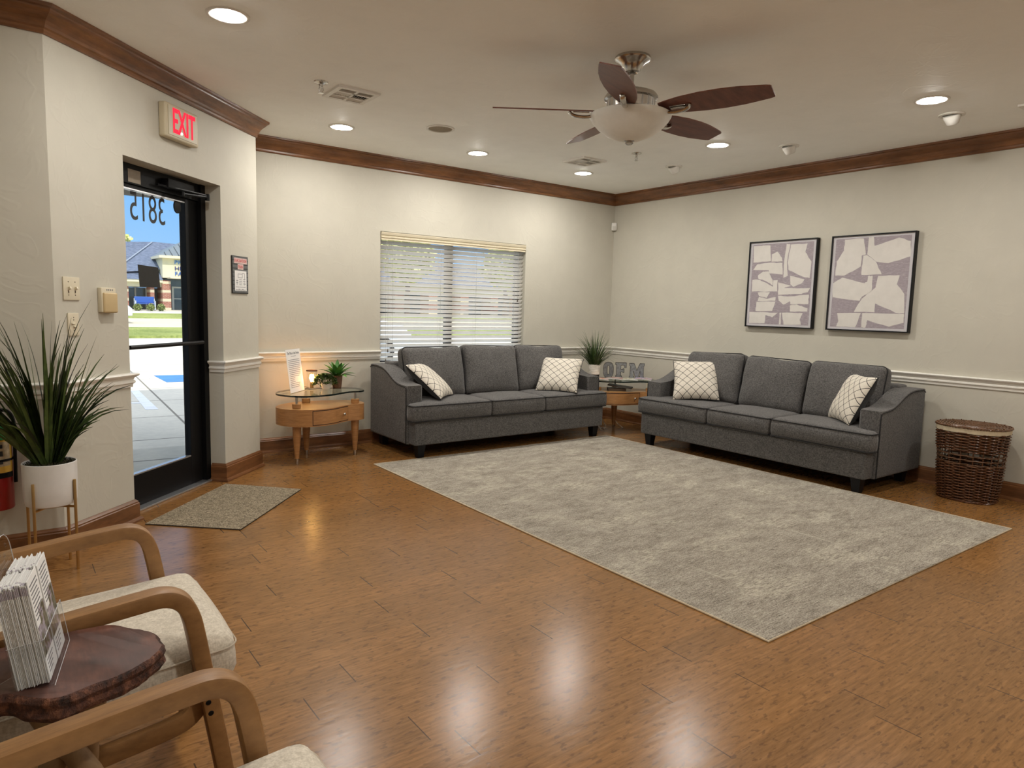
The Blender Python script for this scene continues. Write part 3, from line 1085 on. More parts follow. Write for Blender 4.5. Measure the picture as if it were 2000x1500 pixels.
rbox(bm, -0.044, 0.054, -0.036, -0.02, -0.064, 0.040, 0.008, 3)
mk('flip_cover', bm, simple('keypad_cover', srgb(196, 172, 128), 0.45, var=0.03), t, True)
bm = bm_new()
for k in range(4):
    box(bm, -0.016 + k * 0.013, -0.010 + k * 0.013, -0.0268, -0.0258, 0.050, 0.058)
mk('indicator_marks', bm, M_GREYINK, t)

t = thing('motion_detector', 'small white motion detector high in the far corner of the room', 'motion detector', (-0.022, -0.022, 2.21), -PI / 4)
bm = bm_new()
rbox(bm, -0.030, 0.030, -0.028, 0.014, -0.048, 0.042, 0.010, 3)
mk('housing', bm, M_WHITE, t, True)
bm = bm_new()
rbox(bm, -0.020, 0.020, -0.031, -0.026, -0.042, 0.002, 0.003, 2)
mk('lens', bm, simple('detector_lens', (0.6, 0.58, 0.52, 1), 0.3), t, True)

t = thing('wall_outlet', 'ivory wall outlet low on the right wall behind the corner table', 'outlet', (0, -0.64, 0.42), -PI / 2)
bm = bm_new()
rbox(bm, -0.036, 0.036, -0.006, 0, -0.058, 0.058, 0.003, 2)
mk('wall_plate', bm, M_IVORY, t, True)
for z in (-0.022, 0.022):
    bm = bm_new()
    rbox(bm, -0.017, 0.017, -0.009, -0.005, z - 0.014, z + 0.014, 0.004, 2)
    mk('socket', bm, M_WHITE, t, True)

# ------------------------------------------------------------------ pictures
P1 = [[(0.059, 0.95), (0.315, 0.949), (0.34, 0.767), (0.069, 0.759)], [(0.347, 0.844), (0.432, 0.872), (0.506, 0.798), (0.515, 0.759), (0.35, 0.759)], [(0.072, 0.674), (0.133, 0.737), (0.341, 0.749), (0.515, 0.742), (0.53, 0.608), (0.318, 0.627), (0.315, 0.663)], [(0.622, 0.943), (0.857, 0.944), (0.833, 0.851), (0.927, 0.742), (0.918, 0.561), (0.816, 0.581), (0.612, 0.656), (0.59, 0.744)], [(0.559, 0.953), (0.612, 0.944), (0.58, 0.745), (0.606, 0.594), (0.542, 0.571), (0.537, 0.709)], [(0.155, 0.606), (0.23, 0.649), (0.309, 0.651), (0.387, 0.549), (0.393, 0.486), (0.293, 0.534), (0.158, 0.57)], [(0.071, 0.554), (0.151, 0.557), (0.294, 0.516), (0.394, 0.471), (0.397, 0.546), (0.461, 0.547), (0.465, 0.416), (0.075, 0.416)], [(0.639, 0.593), (0.849, 0.55), (0.821, 0.509), (0.698, 0.468), (0.65, 0.498)], [(0.47, 0.52), (0.548, 0.505), (0.671, 0.478), (0.559, 0.455), (0.935, 0.452), (0.907, 0.407), (0.815, 0.386), (0.483, 0.377)], [(0.165, 0.406), (0.355, 0.411), (0.31, 0.341), (0.19, 0.364)], [(0.484, 0.367), (0.658, 0.36), (0.925, 0.38), (0.925, 0.274), (0.672, 0.272), (0.663, 0.306), (0.569, 0.266), (0.499, 0.309)], [(0.191, 0.353), (0.318, 0.33), (0.448, 0.352), (0.446, 0.309), (0.175, 0.305)], [(0.158, 0.297), (0.45, 0.301), (0.409, 0.19), (0.151, 0.188)], [(0.667, 0.257), (0.762, 0.27), (0.921, 0.228), (0.921, 0.194), (0.673, 0.189)], [(0.054, 0.175), (0.494, 0.172), (0.416, 0.116), (0.312, 0.143), (0.304, 0.045), (0.059, 0.04)], [(0.557, 0.173), (0.856, 0.176), (0.823, 0.103), (0.843, 0.044), (0.592, 0.038)], [(0.521, 0.173), (0.546, 0.173), (0.549, 0.038), (0.523, 0.037)]]
P2 = [[(0.16, 0.958), (0.394, 0.957), (0.432, 0.793), (0.383, 0.781), (0.382, 0.67), (0.191, 0.582), (0.07, 0.582), (0.077, 0.732), (0.158, 0.845)], [(0.405, 0.782), (0.445, 0.786), (0.559, 0.716), (0.639, 0.585), (0.399, 0.583), (0.395, 0.668)], [(0.453, 0.968), (0.512, 0.967), (0.529, 0.876), (0.804, 0.943), (0.938, 0.903), (0.949, 0.753), (0.704, 0.694), (0.566, 0.714), (0.45, 0.792)], [(0.049, 0.5), (0.165, 0.56), (0.442, 0.498), (0.474, 0.509), (0.481, 0.571), (0.535, 0.57), (0.538, 0.416), (0.423, 0.355), (0.4, 0.315), (0.057, 0.353)], [(0.601, 0.569), (0.845, 0.572), (0.823, 0.484), (0.916, 0.386), (0.932, 0.194), (0.836, 0.197), (0.592, 0.289), (0.593, 0.198), (0.342, 0.199), (0.431, 0.34), (0.581, 0.452)], [(0.131, 0.183), (0.429, 0.189), (0.373, 0.037), (0.131, 0.04), (0.154, 0.1)], [(0.447, 0.189), (0.932, 0.188), (0.936, 0.1), (0.775, 0.056), (0.516, 0.116), (0.497, 0.035), (0.449, 0.039)]]
def mauve():
    t = NT('mauve_paint')
    v = t.coords()
    a = t.noise(t.coords(scale=(1, 1, 3)), 40, 5, 0.7)
    c = t.ramp(a, [(0.40, srgb(150, 140, 146)), (0.62, srgb(164, 154, 160)), (0.70, srgb(205, 199, 198))])
    t.bsdf(c, 0.7)
    return t.m
M_MAUVE = mauve()
M_PATCH = simple('patch_white', (0.66, 0.63, 0.59, 1), 0.7, var=0.05, scale=16)
M_PBORD = simple('print_border', (0.56, 0.54, 0.56, 1), 0.7, var=0.03)
def picture(y, polys, label):
    w, h = 0.668, 0.782
    t = thing('framed_picture', label, 'picture', (0, y, 1.142), -PI / 2, 'framed abstract prints')
    bm = bm_new()
    for a in ((-w / 2, w / 2, 0, 0.010), (-w / 2, w / 2, h - 0.010, h), (-w / 2, -w / 2 + 0.010, 0.010, h - 0.010), (w / 2 - 0.010, w / 2, 0.010, h - 0.010)):
        box(bm, a[0], a[1], -0.042, 0.0, a[2], a[3])
    mk('frame', bm, M_BLACKWOOD, t)
    bm = bm_new()
    box(bm, -w / 2 + 0.01, w / 2 - 0.01, -0.030, -0.004, 0.01, h - 0.01)
    pr = mk('print', bm, M_PBORD, t)
    fx = lambda u: -w / 2 + u * w
    bm = bm_new()
    box(bm, fx(0.05), fx(0.945), -0.0308, -0.030, 0.036 * h, 0.965 * h)
    mk('painted_ground', bm, M_MAUVE, pr)
    bm = bm_new()
    mt = frame_mtx((0, -0.0308, 0), (1, 0, 0), (0, 0, 1), (0, -1, 0))
    rnd = random.Random(int(y * 100))
    for p in polys:
        q = []
        for i in range(len(p)):
            a, b = Vector(p[i]), Vector(p[(i + 1) % len(p)])
            for s in range(4):
                c_ = a.lerp(b, s / 4)
                k = 0.004 if s else 0.0
                q.append((fx(c_.x + rnd.uniform(-k, k)), (c_.y + rnd.uniform(-k, k)) * h))
        prism(bm, q, 0, 0.0008, mtx=mt)
    mk('painted_shapes', bm, M_PATCH, pr)
picture(-2.160, P1, 'left black framed abstract print with many small pale shapes')
picture(-2.954, P2, 'right black framed abstract print with fewer larger pale shapes')

# ------------------------------------------------------------------ sofas
YO = 0.46
ARM = [(-0.06, 0.11), (-0.06, 0.728), (-0.20, 0.728), (-0.30, 0.718), (-0.38, 0.694), (-0.46, 0.656), (-0.54, 0.622), (-0.62, 0.604), (-0.745, 0.596), (-0.745, 0.11)]
def make_sofa(label, loc, rz, seed):
    t = thing('sofa', label, 'sofa', loc, rz, 'grey three-seat sofas')
    rnd = random.Random(seed)
    bm = bm_new()
    rbox(bm, -1.06, 1.06, -0.85 + YO, -0.70 + YO, 0.11, 0.31, 0.018, 3)
    rbox(bm, -1.0, 1.0, -0.72 + YO, -0.10 + YO, 0.11, 0.30, 0.01, 2)
    mk('base', bm, M_SOFA, t, True)
    bm = bm_new()
    rbox(bm, -0.96, 0.96, -0.22 + YO, -0.062 + YO, 0.11, 0.75, 0.03, 3)
    mk('backrest', bm, M_SOFA, t, True)
    for s in (-1, 1):
        b2 = bm_new()
        top = smooth_path([(y, z, 0) for y, z in ARM[1:-1]], 4)
        poly = [ARM[0]] + [(p.x, p.y) for p in top] + [ARM[-1]]
        x0, x1 = (0.935, 1.09) if s > 0 else (-1.09, -0.935)
        prism(b2, [(y + YO, z) for y, z in poly], x0, x1, mtx=frame_mtx((0, 0, 0), (0, 1, 0), (0, 0, 1), (1, 0, 0)))
        bmesh.ops.bevel(b2, geom=[e for e in b2.edges if abs((e.verts[0].co - e.verts[1].co).normalized().x) < 0.5], offset=0.022, segments=3, profile=0.6, affect='EDGES', clamp_overlap=True)
        ar = mk('armrest', b2, M_SOFA, t, True)
        bm = bm_new()
        xo = s * 1.088
        pts = [(xo, p.x + YO, p.y + 0.0) for p in top]
        pts = [(xo, -0.065 + YO, 0.70)] + [(xo, y, z - 0.012) for _, y, z in pts][1:-1] + [(xo, -0.739 + YO, 0.575), (xo, -0.742 + YO, 0.30), (xo, -0.742 + YO, 0.115)]
        tube(bm, pts, 0.0045, 6)
        xi = s * 0.99
        mk('piping', bm, M_PIPE, ar, True)
    # seat cushions
    for i in range(3):
        bm = bm_new()
        if i == 1:
            puff(bm, 0.605, 0.625, 0.145, 0.035, 0.018, 12, 14, 5, 0.003, seed + i, Matrix.Translation((0, -0.5625 + YO, 0.378)), bx=0.0, by=0.008)
            loop = [(x, y - 0.5625 + YO) for x, y in rrect(0.597, 0.617, 0.03, 4)]
        else:
            s = -1 if i == 0 else 1
            b2 = bm_new()
            puff(b2, 0.792, 0.625, 0.145, 0.035, 0.018, 16, 26, 5, 0.003, seed + i, Matrix.Translation((s * 0.70, -0.5625 + YO, 0.378)), by=0.008)
            for v in b2.verts:
                if v.co.y > -0.752 + YO and abs(v.co.x) > 0.934:
                    v.co.x = s * 0.934
            merge(bm, b2)
            y0, y1, yk = -0.871 + YO, -0.255 + YO, -0.758 + YO
            loop = [(s * x, y) for x, y in ((0.308, y0 + 0.02), (0.325, y0), (1.07, y0), (1.092, y0 + 0.02), (1.092, yk - 0.015), (1.08, yk), (0.93, yk), (0.93, y1), (0.308, y1))]
        cu = mk('seat_cushion', bm, M_SOFA, t, True, 0)
        bm = bm_new()
        for z in (0.440, 0.315):
            tube(bm, [(x, y, z) for x, y in loop], 0.0048, 6, True)
        mk('piping', bm, M_PIPE, cu, True)
    # back cushions
    for i in range(3):
        tl = math.radians(14 + rnd.uniform(-2, 2))
        roll = math.radians(rnd.uniform(-2.2, 2.2))
        x = (-0.635, 0.0, 0.635)[i] * 0.97
        m = frame_mtx((x, -0.335 + YO + rnd.uniform(-0.015, 0.01), 0.655 + rnd.uniform(-0.008, 0.008)), (1, 0, 0), (0, math.sin(tl), math.cos(tl)), (0, -math.cos(tl), math.sin(tl))) @ Matrix.Rotation(roll, 4, 'Z')
        bm = bm_new()
        puff(bm, 0.620, 0.475, 0.15, 0.055, 0.052, 20, 18, 5, 0.011, seed * 3 + i, m, bx=-0.016, by=-0.012)
        cu = mk('back_cushion', bm, M_SOFA, t, True, 0)
        bm = bm_new()
        tube(bm, [m @ Vector((xx, yy, 0.040)) for xx, yy in rrect(0.606, 0.458, 0.045, 4)], 0.0045, 6, True)
        # pinch pleats near the top corners
        mk('piping', bm, M_PIPE, cu, True)
    for x in (-0.985, 0.985):
        for y in (-0.79, -0.13):
            bm = bm_new()
            a = [bm.verts.new((x + sx * 0.026, y + YO + sy * 0.026, 0)) for sx, sy in ((-1, -1), (1, -1), (1, 1), (-1, 1))]
            b = [bm.verts.new((x + sx * 0.038, y + YO + sy * 0.038, 0.112)) for sx, sy in ((-1, -1), (1, -1), (1, 1), (-1, 1))]
            bm.faces.new(a[::-1]); bm.faces.new(b)
            for k in range(4):
                bm.faces.new((a[k], a[(k + 1) % 4], b[(k + 1) % 4], b[k]))
            mk('leg', bm, M_BLACKWOOD, t)
    return t
make_sofa('charcoal grey three-seat sofa under the window on the back wall', (-1.95, -YO, 0), 0, 3)
make_sofa('charcoal grey three-seat sofa on the right wall below the framed prints', (-YO, -2.375, 0), -PI / 2, 8)

# ------------------------------------------------------------------ throw pillows
def lattice():
    t = NT('lattice_linen')
    tc = t.n('ShaderNodeTexCoord')
    sp = t.n('ShaderNodeSeparateXYZ')
    t.l(tc.outputs['Object'], sp.inputs[0])
    px, py = 0.078, 0.074
    u = t.math('MULTIPLY', sp.outputs['X'], 1 / px)
    v = t.math('MULTIPLY', sp.outputs['Y'], 1 / py)
    msk = None
    for op in ('ADD', 'SUBTRACT'):
        f = t.math('FRACT', t.math('ADD', t.math(op, u, v), 20.5))
        d = t.math('ABSOLUTE', t.math('SUBTRACT', f, 0.5))
        k = t.math('LESS_THAN', d, 0.036)
        msk = k if msk is None else t.math('MAXIMUM', msk, k)
    nz = t.noise(tc.outputs['Object'], 300, 2)
    c0 = t.ramp(nz, [(0.3, srgb(206, 198, 184)), (0.7, srgb(226, 219, 206))])
    c = t.mix(msk, c0, srgb(34, 32, 32))
    t.bsdf(c, 0.9, 0, t.bump(nz, 0.15, 0.002), 0.2)
    return t.m
M_LAT = lattice()
M_PBACK = fabric('pillow_back_charcoal', srgb(44, 44, 45), srgb(66, 66, 66))
def pillow(name_label, origin, ex, ey, size=0.43, th=0.075, seed=0, sq=1.0):
    """origin = middle of the bottom edge; ex along the bottom edge, ey up the pillow"""
    ex = Vector(ex).normalized()
    ey = Vector(ey)
    ey = (ey - ex * ey.dot(ex)).normalized()
    ez = ex.cross(ey)
    o3 = Vector(origin) + ey * size * 0.5
    bm = bm_new()
    n = 16
    h = size / 2
    def P(u, v, w):
        pu = u * (1 - 0.07 * (1 - v * v)) if abs(u) > 0 else 0
        pv = v * (1 - 0.07 * (1 - u * u))
        k = max(0.0, (1 - u ** 4) * (1 - v ** 4)) ** 0.55
        p = Vector((pu * h * sq, pv * h, w * th * k))
        p += Vector(noise.noise_vector(p * 9 + Vector((seed, 0, 3)))) * 0.006 * k
        return p
    g = {}
    for w in (1, -1):
        for i in range(n + 1):
            for j in range(n + 1):
                u, v = -1 + 2 * i / n, -1 + 2 * j / n
                u, v = math.sin(u * PI / 2), math.sin(v * PI / 2)
                edge = i in (0, n) or j in (0, n)
                key = (i, j, 0 if edge else w)
                if key not in g:
                    g[key] = bm.verts.new(P(u, v, w))
        for i in range(n):
            for j in range(n):
                def gv(a, b):
                    return g[(a, b, 0 if a in (0, n) or b in (0, n) else w)]
                f = bm.faces.new((gv(i, j), gv(i + 1, j), gv(i + 1, j + 1), gv(i, j + 1)))
                f.material_index = 0 if w > 0 else 1
    o = mk('throw_pillow', bm, [M_LAT, M_PBACK], None, True, 0)
    o.matrix_world = frame_mtx(o3, ex, ey, ez)
    tag(o, name_label, 'pillow', 'lattice throw pillows')
    bm = bm_new()
    pts = []
    for i in range(n):
        pts.append(P(math.sin((-1 + 2 * i / n) * PI / 2), -1, 0))
    for i in range(n):
        pts.append(P(1, math.sin((-1 + 2 * i / n) * PI / 2), 0))
    for i in range(n):
        pts.append(P(math.sin((1 - 2 * i / n) * PI / 2), 1, 0))
    for i in range(n):
        pts.append(P(-1, math.sin((1 - 2 * i / n) * PI / 2), 0))
    tube(bm, pts, 0.0038, 6, True)
    mk('piping', bm, M_PIPE, o, True)
    return o
pillow('lattice pillow tilted against the left arm of the window sofa, dark back showing', (-2.590, -0.655, 0.472), (0.728, 0.685, -0.026), (-0.506, 0.562, 0.654), 0.42, 0.062, 1)
pillow('upright lattice pillow at the right end of the window sofa', (-1.395, -0.705, 0.461), (0.612, -0.791, -0.008), (0.54, 0.411, 0.735), 0.415, 0.080, 2)
pillow('upright lattice pillow at the left end of the right wall sofa', (-0.655, -1.79, 0.468), (0.621, -0.781, 0.045), (0.421, 0.40, 0.814), 0.415, 0.080, 3)
pillow('lattice pillow turned against the right arm of the right wall sofa', (-0.60, -3.085, 0.462), (-0.653, -0.757, 0.002), (0.337, -0.289, 0.896), 0.40, 0.068, 4)

# ------------------------------------------------------------------ rug and mat
RX0, RX1, RY0, RY1 = -3.37, -0.83, -4.32, -0.845
bm = bm_new()
nx, ny = 40, 60
g = [[None] * (ny + 1) for _ in range(nx + 1)]
for i in range(nx + 1):
    for j in range(ny + 1):
        x = RX0 + (RX1 - RX0) * i / nx
        y = RY0 + (RY1 - RY0) * j / ny
        edge = i in (0, nx) or j in (0, ny)
        z = 0.007 + (0 if edge else 0.0015 * noise.noise(Vector((x * 3, y * 3, 0))))
        if j == ny:
            y += 0.006 * noise.noise(Vector((x * 6, 0, 5)))
        if i == nx:
            x += 0.006 * noise.noise(Vector((0, y * 6, 9)))
        g[i][j] = bm.verts.new((x, y, z))
for i in range(nx):
    for j in range(ny):
        bm.faces.new((g[i][j], g[i + 1][j], g[i + 1][j + 1], g[i][j + 1]))
bnd = [g[i][0] for i in range(nx + 1)] + [g[nx][j] for j in range(1, ny + 1)] + [g[i][ny] for i in range(nx - 1, -1, -1)] + [g[0][j] for j in range(ny - 1, 0, -1)]
low = [bm.verts.new((v.co.x, v.co.y, 0.001)) for v in bnd]
for k in range(len(bnd)):
    k2 = (k + 1) % len(bnd)
    bm.faces.new((bnd[k], low[k], low[k2], bnd[k2]))
rug = mk('area_rug', bm, M_RUG, None)
tag(rug, 'large worn grey beige area rug in front of the two sofas', 'rug')
bm = bm_new()
tube(bm, [(RX0, RY0, 0.0045), (RX1, RY0, 0.0045), (RX1, RY1, 0.0045), (RX0, RY1, 0.0045)], 0.0045, 6, True)
mk('bound_edge', bm, simple('rug_binding', srgb(206, 190, 162), 0.9), rug)

def mat_material():
    t = NT('mat_pile')
    v = t.coords()
    a = t.noise(v, 130, 2)
    b = t.noise(v, 60, 3)
    c = t.ramp(t.math('ADD', t.math('MULTIPLY', a, 0.6), t.math('MULTIPLY', b, 0.4)), [(0.38, srgb(92, 82, 68)), (0.5, srgb(138, 126, 106)), (0.64, srgb(178, 164, 140))])
    t.bsdf(c, 1.0, 0, t.bump(a, 0.6, 0.004), 0.1)
    return t.m
bm = bm_new()
prism(bm, [(-5.087, -1.548), (-4.675, -1.922), (-4.109, -1.281), (-4.493, -0.885)], 0.0005, 0.007, 0, 1)
mt = mk('door_mat', bm, [mat_material(), simple('mat_edge', srgb(52, 42, 32), 0.9)], None)
tag(mt, 'speckled grey brown door mat on the floor before the entrance', 'door mat')

# ------------------------------------------------------------------ kidney side tables
KID = smooth_loop([(-0.36, 0.02), (-0.335, -0.13), (-0.24, -0.23), (-0.11, -0.25), (0.02, -0.215), (0.12, -0.15), (0.20, -0.112), (0.30, -0.105), (0.352, -0.055), (0.358, 0.05), (0.30, 0.15), (0.14, 0.215), (-0.07, 0.235), (-0.25, 0.17)], 5)
SUP = [(-0.246, -0.130), (-0.07, 0.146), (0.275, -0.045)]
def inset(poly, d):
    n = len(poly)
    out = []
    for i in range(n):
        a, b = Vector(poly[i - 1]), Vector(poly[(i + 1) % n])
        tt = (b - a).normalized()
        out.append((poly[i][0] - tt.y * d, poly[i][1] + tt.x * d))
    return out
def side_table(label, loc, rz):
    t = thing('side_table', label, 'side table', loc, rz, 'kidney side tables with glass tops')
    bm = bm_new()
    prism(bm, KID, 0.302, 0.435, 0, 1)
    mk('body', bm, [M_MAPLE, M_MAPLEH], t, True, 30)
    # drawer front follows the S of the body front
    n = len(KID)
    idx = [i for i in range(n) if KID[i][1] < -0.05 and -0.165 < KID[i][0] < 0.190]
    idx.sort(key=lambda i: KID[i][0])
    line = [Vector(KID[i]) for i in idx]
    def strip(b, pts, z0, z1, off, th=0.004, mi=0):
        A_, B_ = [], []
        for i, p in enumerate(pts):
            d = (pts[min(i + 1, len(pts) - 1)] - pts[max(i - 1, 0)]).normalized()
            nn = Vector((d.y, -d.x))
            a, c_ = p + nn * off, p + nn * (off - th)
            A_.append((b.verts.new((a.x, a.y, z0)), b.verts.new((a.x, a.y, z1))))
            B_.append((b.verts.new((c_.x, c_.y, z0)), b.verts.new((c_.x, c_.y, z1))))
        for i in range(len(pts) - 1):
            for q in (A_, B_):
                b.faces.new((q[i][0], q[i + 1][0], q[i + 1][1], q[i][1]))
            b.faces.new((A_[i][1], A_[i + 1][1], B_[i + 1][1], B_[i][1]))
            b.faces.new((A_[i][0], A_[i + 1][0], B_[i + 1][0], B_[i][0]))
        for i in (0, -1):
            b.faces.new((A_[i][0], A_[i][1], B_[i][1], B_[i][0]))
    bm = bm_new()
    strip(bm, line, 0.310, 0.427, 0.0008)
    gap = mk('drawer', bm, simple('drawer_gap', srgb(48, 22, 12), 0.6), t)
    bm = bm_new()
    pts = line[:]
    pts[0] = pts[0].lerp(pts[1], 0.18)
    pts[-1] = pts[-1].lerp(pts[-2], 0.18)
    strip(bm, pts, 0.3155, 0.4205, 0.0020)
    mk('drawer_front', bm, M_MAPLEH, gap, True, 30)
    kx = min(line, key=lambda p: abs(p.x - 0.137))
    bm = bm_new()
    lathe(bm, [(0.004, 0.0), (0.004, 0.010), (0.010, 0.014), (0.011, 0.020), (0.006, 0.025), (0, 0.026)], 16, mtx=frame_mtx((kx.x, kx.y - 0.001, 0.368), (1, 0, 0), (0, 0, 1), (0, -1, 0)))
    mk('knob', bm, M_CHROME, gap, True)
    for x, y in SUP:
        bm = bm_new()
        sx, sy = x * 1.0, y * 1.0
        lathe(bm, [(0, 0.30), (0.034, 0.302), (0.031, 0.22), (0.017, 0.04), (0, 0.04)], 20, (sx, sy))
        lg = mk('leg', bm, M_MAPLEH, t, True)
        bm = bm_new()
        lathe(bm, [(0, 0.0), (0.013, 0.0), (0.0155, 0.042), (0.0, 0.042)], 16, (sx, sy))
        mk('ferrule', bm, M_CHROME, lg, True)
        bm = bm_new()
        lathe(bm, [(0, 0.435), (0.032, 0.435), (0.032, 0.441), (0.034, 0.443), (0.034, 0.471), (0.0, 0.471)], 24, (sx, sy))
        pk = mk('wood_puck', bm, M_MAPLEH, t, True)
        bm = bm_new()
        lathe(bm, [(0.009, 0.471), (0.009, 0.534), (0, 0.534)], 14, (sx, sy))
        mk('standoff_rod', bm, M_STEEL, pk, True)
    bm = bm_new()
    prism(bm, KID, 0.5325, 0.5455, 0, 1)
    mk('glass_top', bm, [M_TGLASS, M_GEDGE], t)
    return t
T1 = Vector((-3.62, -0.38, 0))
side_table('honey maple kidney side table with glass top between the entrance and the window sofa', T1, 0)
T2 = Vector((-0.498, -0.712, 0))
M2 = Matrix.Translation(T2) @ Matrix.Rotation(-PI / 4, 4, 'Z')
side_table('honey maple kidney side table with glass top in the corner between the two sofas', T2, -PI / 4)
ZG = 0.5457

# table 1: quote sign, lamp, agave, small shrub
sg = thing('sign_holder', 'clear acrylic sign holder with a printed quote sheet on the left side table', 'sign', (-3.812, -0.375, ZG), math.atan2(0.73, 0.68))
W, Hh = 0.262, 0.345
tilt = Matrix.Rotation(math.radians(-7), 4, 'X')
bm = bm_new()
rbox(bm, -W / 2 - 0.004, W / 2 + 0.004, -0.003, 0.003, 0.0, Hh, 0.001, 1, mtx=tilt)
rbox(bm, -W / 2 - 0.004, W / 2 + 0.004, 0.0, 0.075, 0.0, 0.003, 0.001, 1)
mk('acrylic_stand', bm, M_ACRYL, sg)
bm = bm_new()
box(bm, -W / 2, W / 2, -0.0045, -0.0035, 0.004, Hh - 0.002, mtx=tilt)
sh = mk('printed_sheet', bm, M_PAPER, sg)
bm = text_mesh('The Man in the Arena', 0.026, 'CENTER', 0.0002)
bmesh.ops.transform(bm, matrix=tilt @ frame_mtx((0, -0.0048, Hh * 0.905), (0.95, 0, 0), (0, 0, 1.15), (0, -1, 0)), verts=bm.verts)
mk('heading_text', bm, M_INK, sh)
bm = bm_new()
rnd = random.Random(4)
box(bm, -0.045, 0.045, -0.0049, -0.0045, Hh * 0.832, Hh * 0.840, mtx=tilt)
rows = [1, 1, 1, 1, 1, 1, 1, 1, 0.97, 0.85, 0.45, 0.4, 0.45, 0.85, 0.8, 0.75]
for k, ln in enumerate(rows):
    z = Hh * (0.755 - k * 0.0415)
    x = -0.105
    while x < -0.105 + 0.205 * ln:
        w_ = rnd.uniform(0.008, 0.022)
        box(bm, x, min(x + w_, -0.105 + 0.205 * ln), -0.0049, -0.0045, z - 0.0021, z + 0.0021, mtx=tilt)
        x += w_ + 0.003
mk('body_text', bm, M_GREYINK, sh)

LX, LY = -3.645, -0.245
t = thing('table_lamp', 'small lit glass jar lamp with a warm filament bulb behind the quote sign', 'lamp', (LX, LY, ZG))
bm = bm_new()
lathe(bm, [(0, 0), (0.034, 0), (0.040, 0.004), (0.041, 0.012), (0.040, 0.150), (0.0385, 0.150), (0.0385, 0.010), (0, 0.008)], 32)
mk('glass_jar', bm, M_GLASS, t, True)
bm = bm_new()
lathe(bm, [(0.036, 0.150), (0.045, 0.151), (0.046, 0.156), (0.044, 0.160), (0.036, 0.160), (0.036, 0.150)], 28)
mk('rim_ring', bm, simple('dark_wood_ring', srgb(70, 42, 24), 0.5), t, True)
bm = bm_new()
lathe(bm, [(0, 0.012), (0.014, 0.012), (0.014, 0.048), (0.011, 0.056), (0, 0.056)], 16)
mk('lamp_socket', bm, simple('brass_socket', (0.45, 0.28, 0.10, 1), 0.4, 0.9), t, True)
bm = bm_new()
lathe(bm, [(0.010, 0.056), (0.013, 0.064), (0.025, 0.088), (0.029, 0.106), (0.024, 0.126), (0.010, 0.138), (0, 0.140)], 24)
bu = mk('bulb', bm, glass('bulb_glass', (1, 0.93, 0.8, 1), 1.25), t, True)
bm = bm_new()
for k in range(6):
    a = k * PI / 3
    tube(bm, [(0.004 * math.cos(a), 0.004 * math.sin(a), 0.064), (0.018 * math.cos(a), 0.018 * math.sin(a), 0.094), (0.012 * math.cos(a), 0.012 * math.sin(a), 0.122)], 0.0032, 6)
mk('filament', bm, emit('warm_filament', (1.0, 0.50, 0.17, 1), 130.0), bu, True)
bm = bm_new()
tube(bm, smooth_path([(0, 0.035, 0.006), (0.0, 0.10, 0.004), (0.0, 0.155, 0.003), (0.0, 0.185, -0.03), (0.01, 0.215, -0.3), (0.02, 0.205, -0.53)], 6), 0.0022, 6)
mk('power_cord', bm, simple('grey_cord', (0.12, 0.10, 0.08, 1), 0.6), t, True)

def leaf_strip(bm, pts, widths, nrm, fold=0.25, mi=0):
    pts = [Vector(p) for p in pts]
    prev = None
    n = len(pts)
    for i, p in enumerate(pts):
        d = (pts[min(i + 1, n - 1)] - pts[max(i - 1, 0)]).normalized()
        s = d.cross(Vector(nrm))
        if s.length < 1e-4:
            s = d.cross(Vector((1, 0, 0)))
        s.normalize()
        u = s.cross(d)
        w = widths[i]
        row = (bm.verts.new(p - s * w + u * w * fold), bm.verts.new(p), bm.verts.new(p + s * w + u * w * fold))
        if prev:
            for k in range(2):
                f = bm.faces.new((prev[k], prev[k + 1], row[k + 1], row[k]))
                f.material_index = mi
        prev = row

def leaf_mat(name, dark, light, rough=0.45):
    t = NT(name)
    v = t.coords()
    gi = t.n('ShaderNodeNewGeometry')
    a = t.noise(v, 26, 3)
    f = t.math('ADD', t.math('MULTIPLY', a, 0.6), t.math('MULTIPLY', gi.outputs['Random Per Island'], 0.4))
    c = t.ramp(f, [(0.3, dark), (0.7, light)])
    p = t.bsdf(c, rough, 0, None, 0.4)
    return t.m

ag = thing('potted_agave', 'green artificial agave in a terracotta pot on the left side table', 'potted plant', (-3.415, -0.215, ZG))
bm = bm_new()
lathe(bm, [(0, 0), (0.033, 0), (0.036, 0.004), (0.043, 0.070), (0.044, 0.100), (0.041, 0.105), (0.037, 0.103), (0.036, 0.088), (0, 0.086)], 28)
mk('pot', bm, simple('terracotta_brown', srgb(112, 80, 60), 0.75, scale=50, var=0.25), ag, True)
bm = bm_new()
rnd = random.Random(11)
for k in range(26):
    a = k * 2.399 + rnd.uniform(-0.1, 0.1)
    el = math.radians(6 + 70 * ((k % 26) / 26.0) ** 1.0)
    L = rnd.uniform(0.15, 0.18)
    dx, dy = math.cos(a), math.sin(a)
    pts, ws = [], []
    for s in range(7):
        q = s / 6
        r = 0.008 + L * q * math.cos(el)
        z = 0.088 + L * q * math.sin(el) - 0.018 * q * q + 0.012 * math.sin(q * PI)
        pts.append((r * dx, r * dy, z))
        ws.append(0.021 * max(0.0, math.sin(PI * (0.24 + 0.76 * q))) ** 0.85 + 0.0005)
    leaf_strip(bm, pts, ws, (0, 0, 1), 0.35)
mk('rosette', bm, leaf_mat('agave_green', srgb(46, 96, 40), srgb(104, 158, 72)), ag, True)

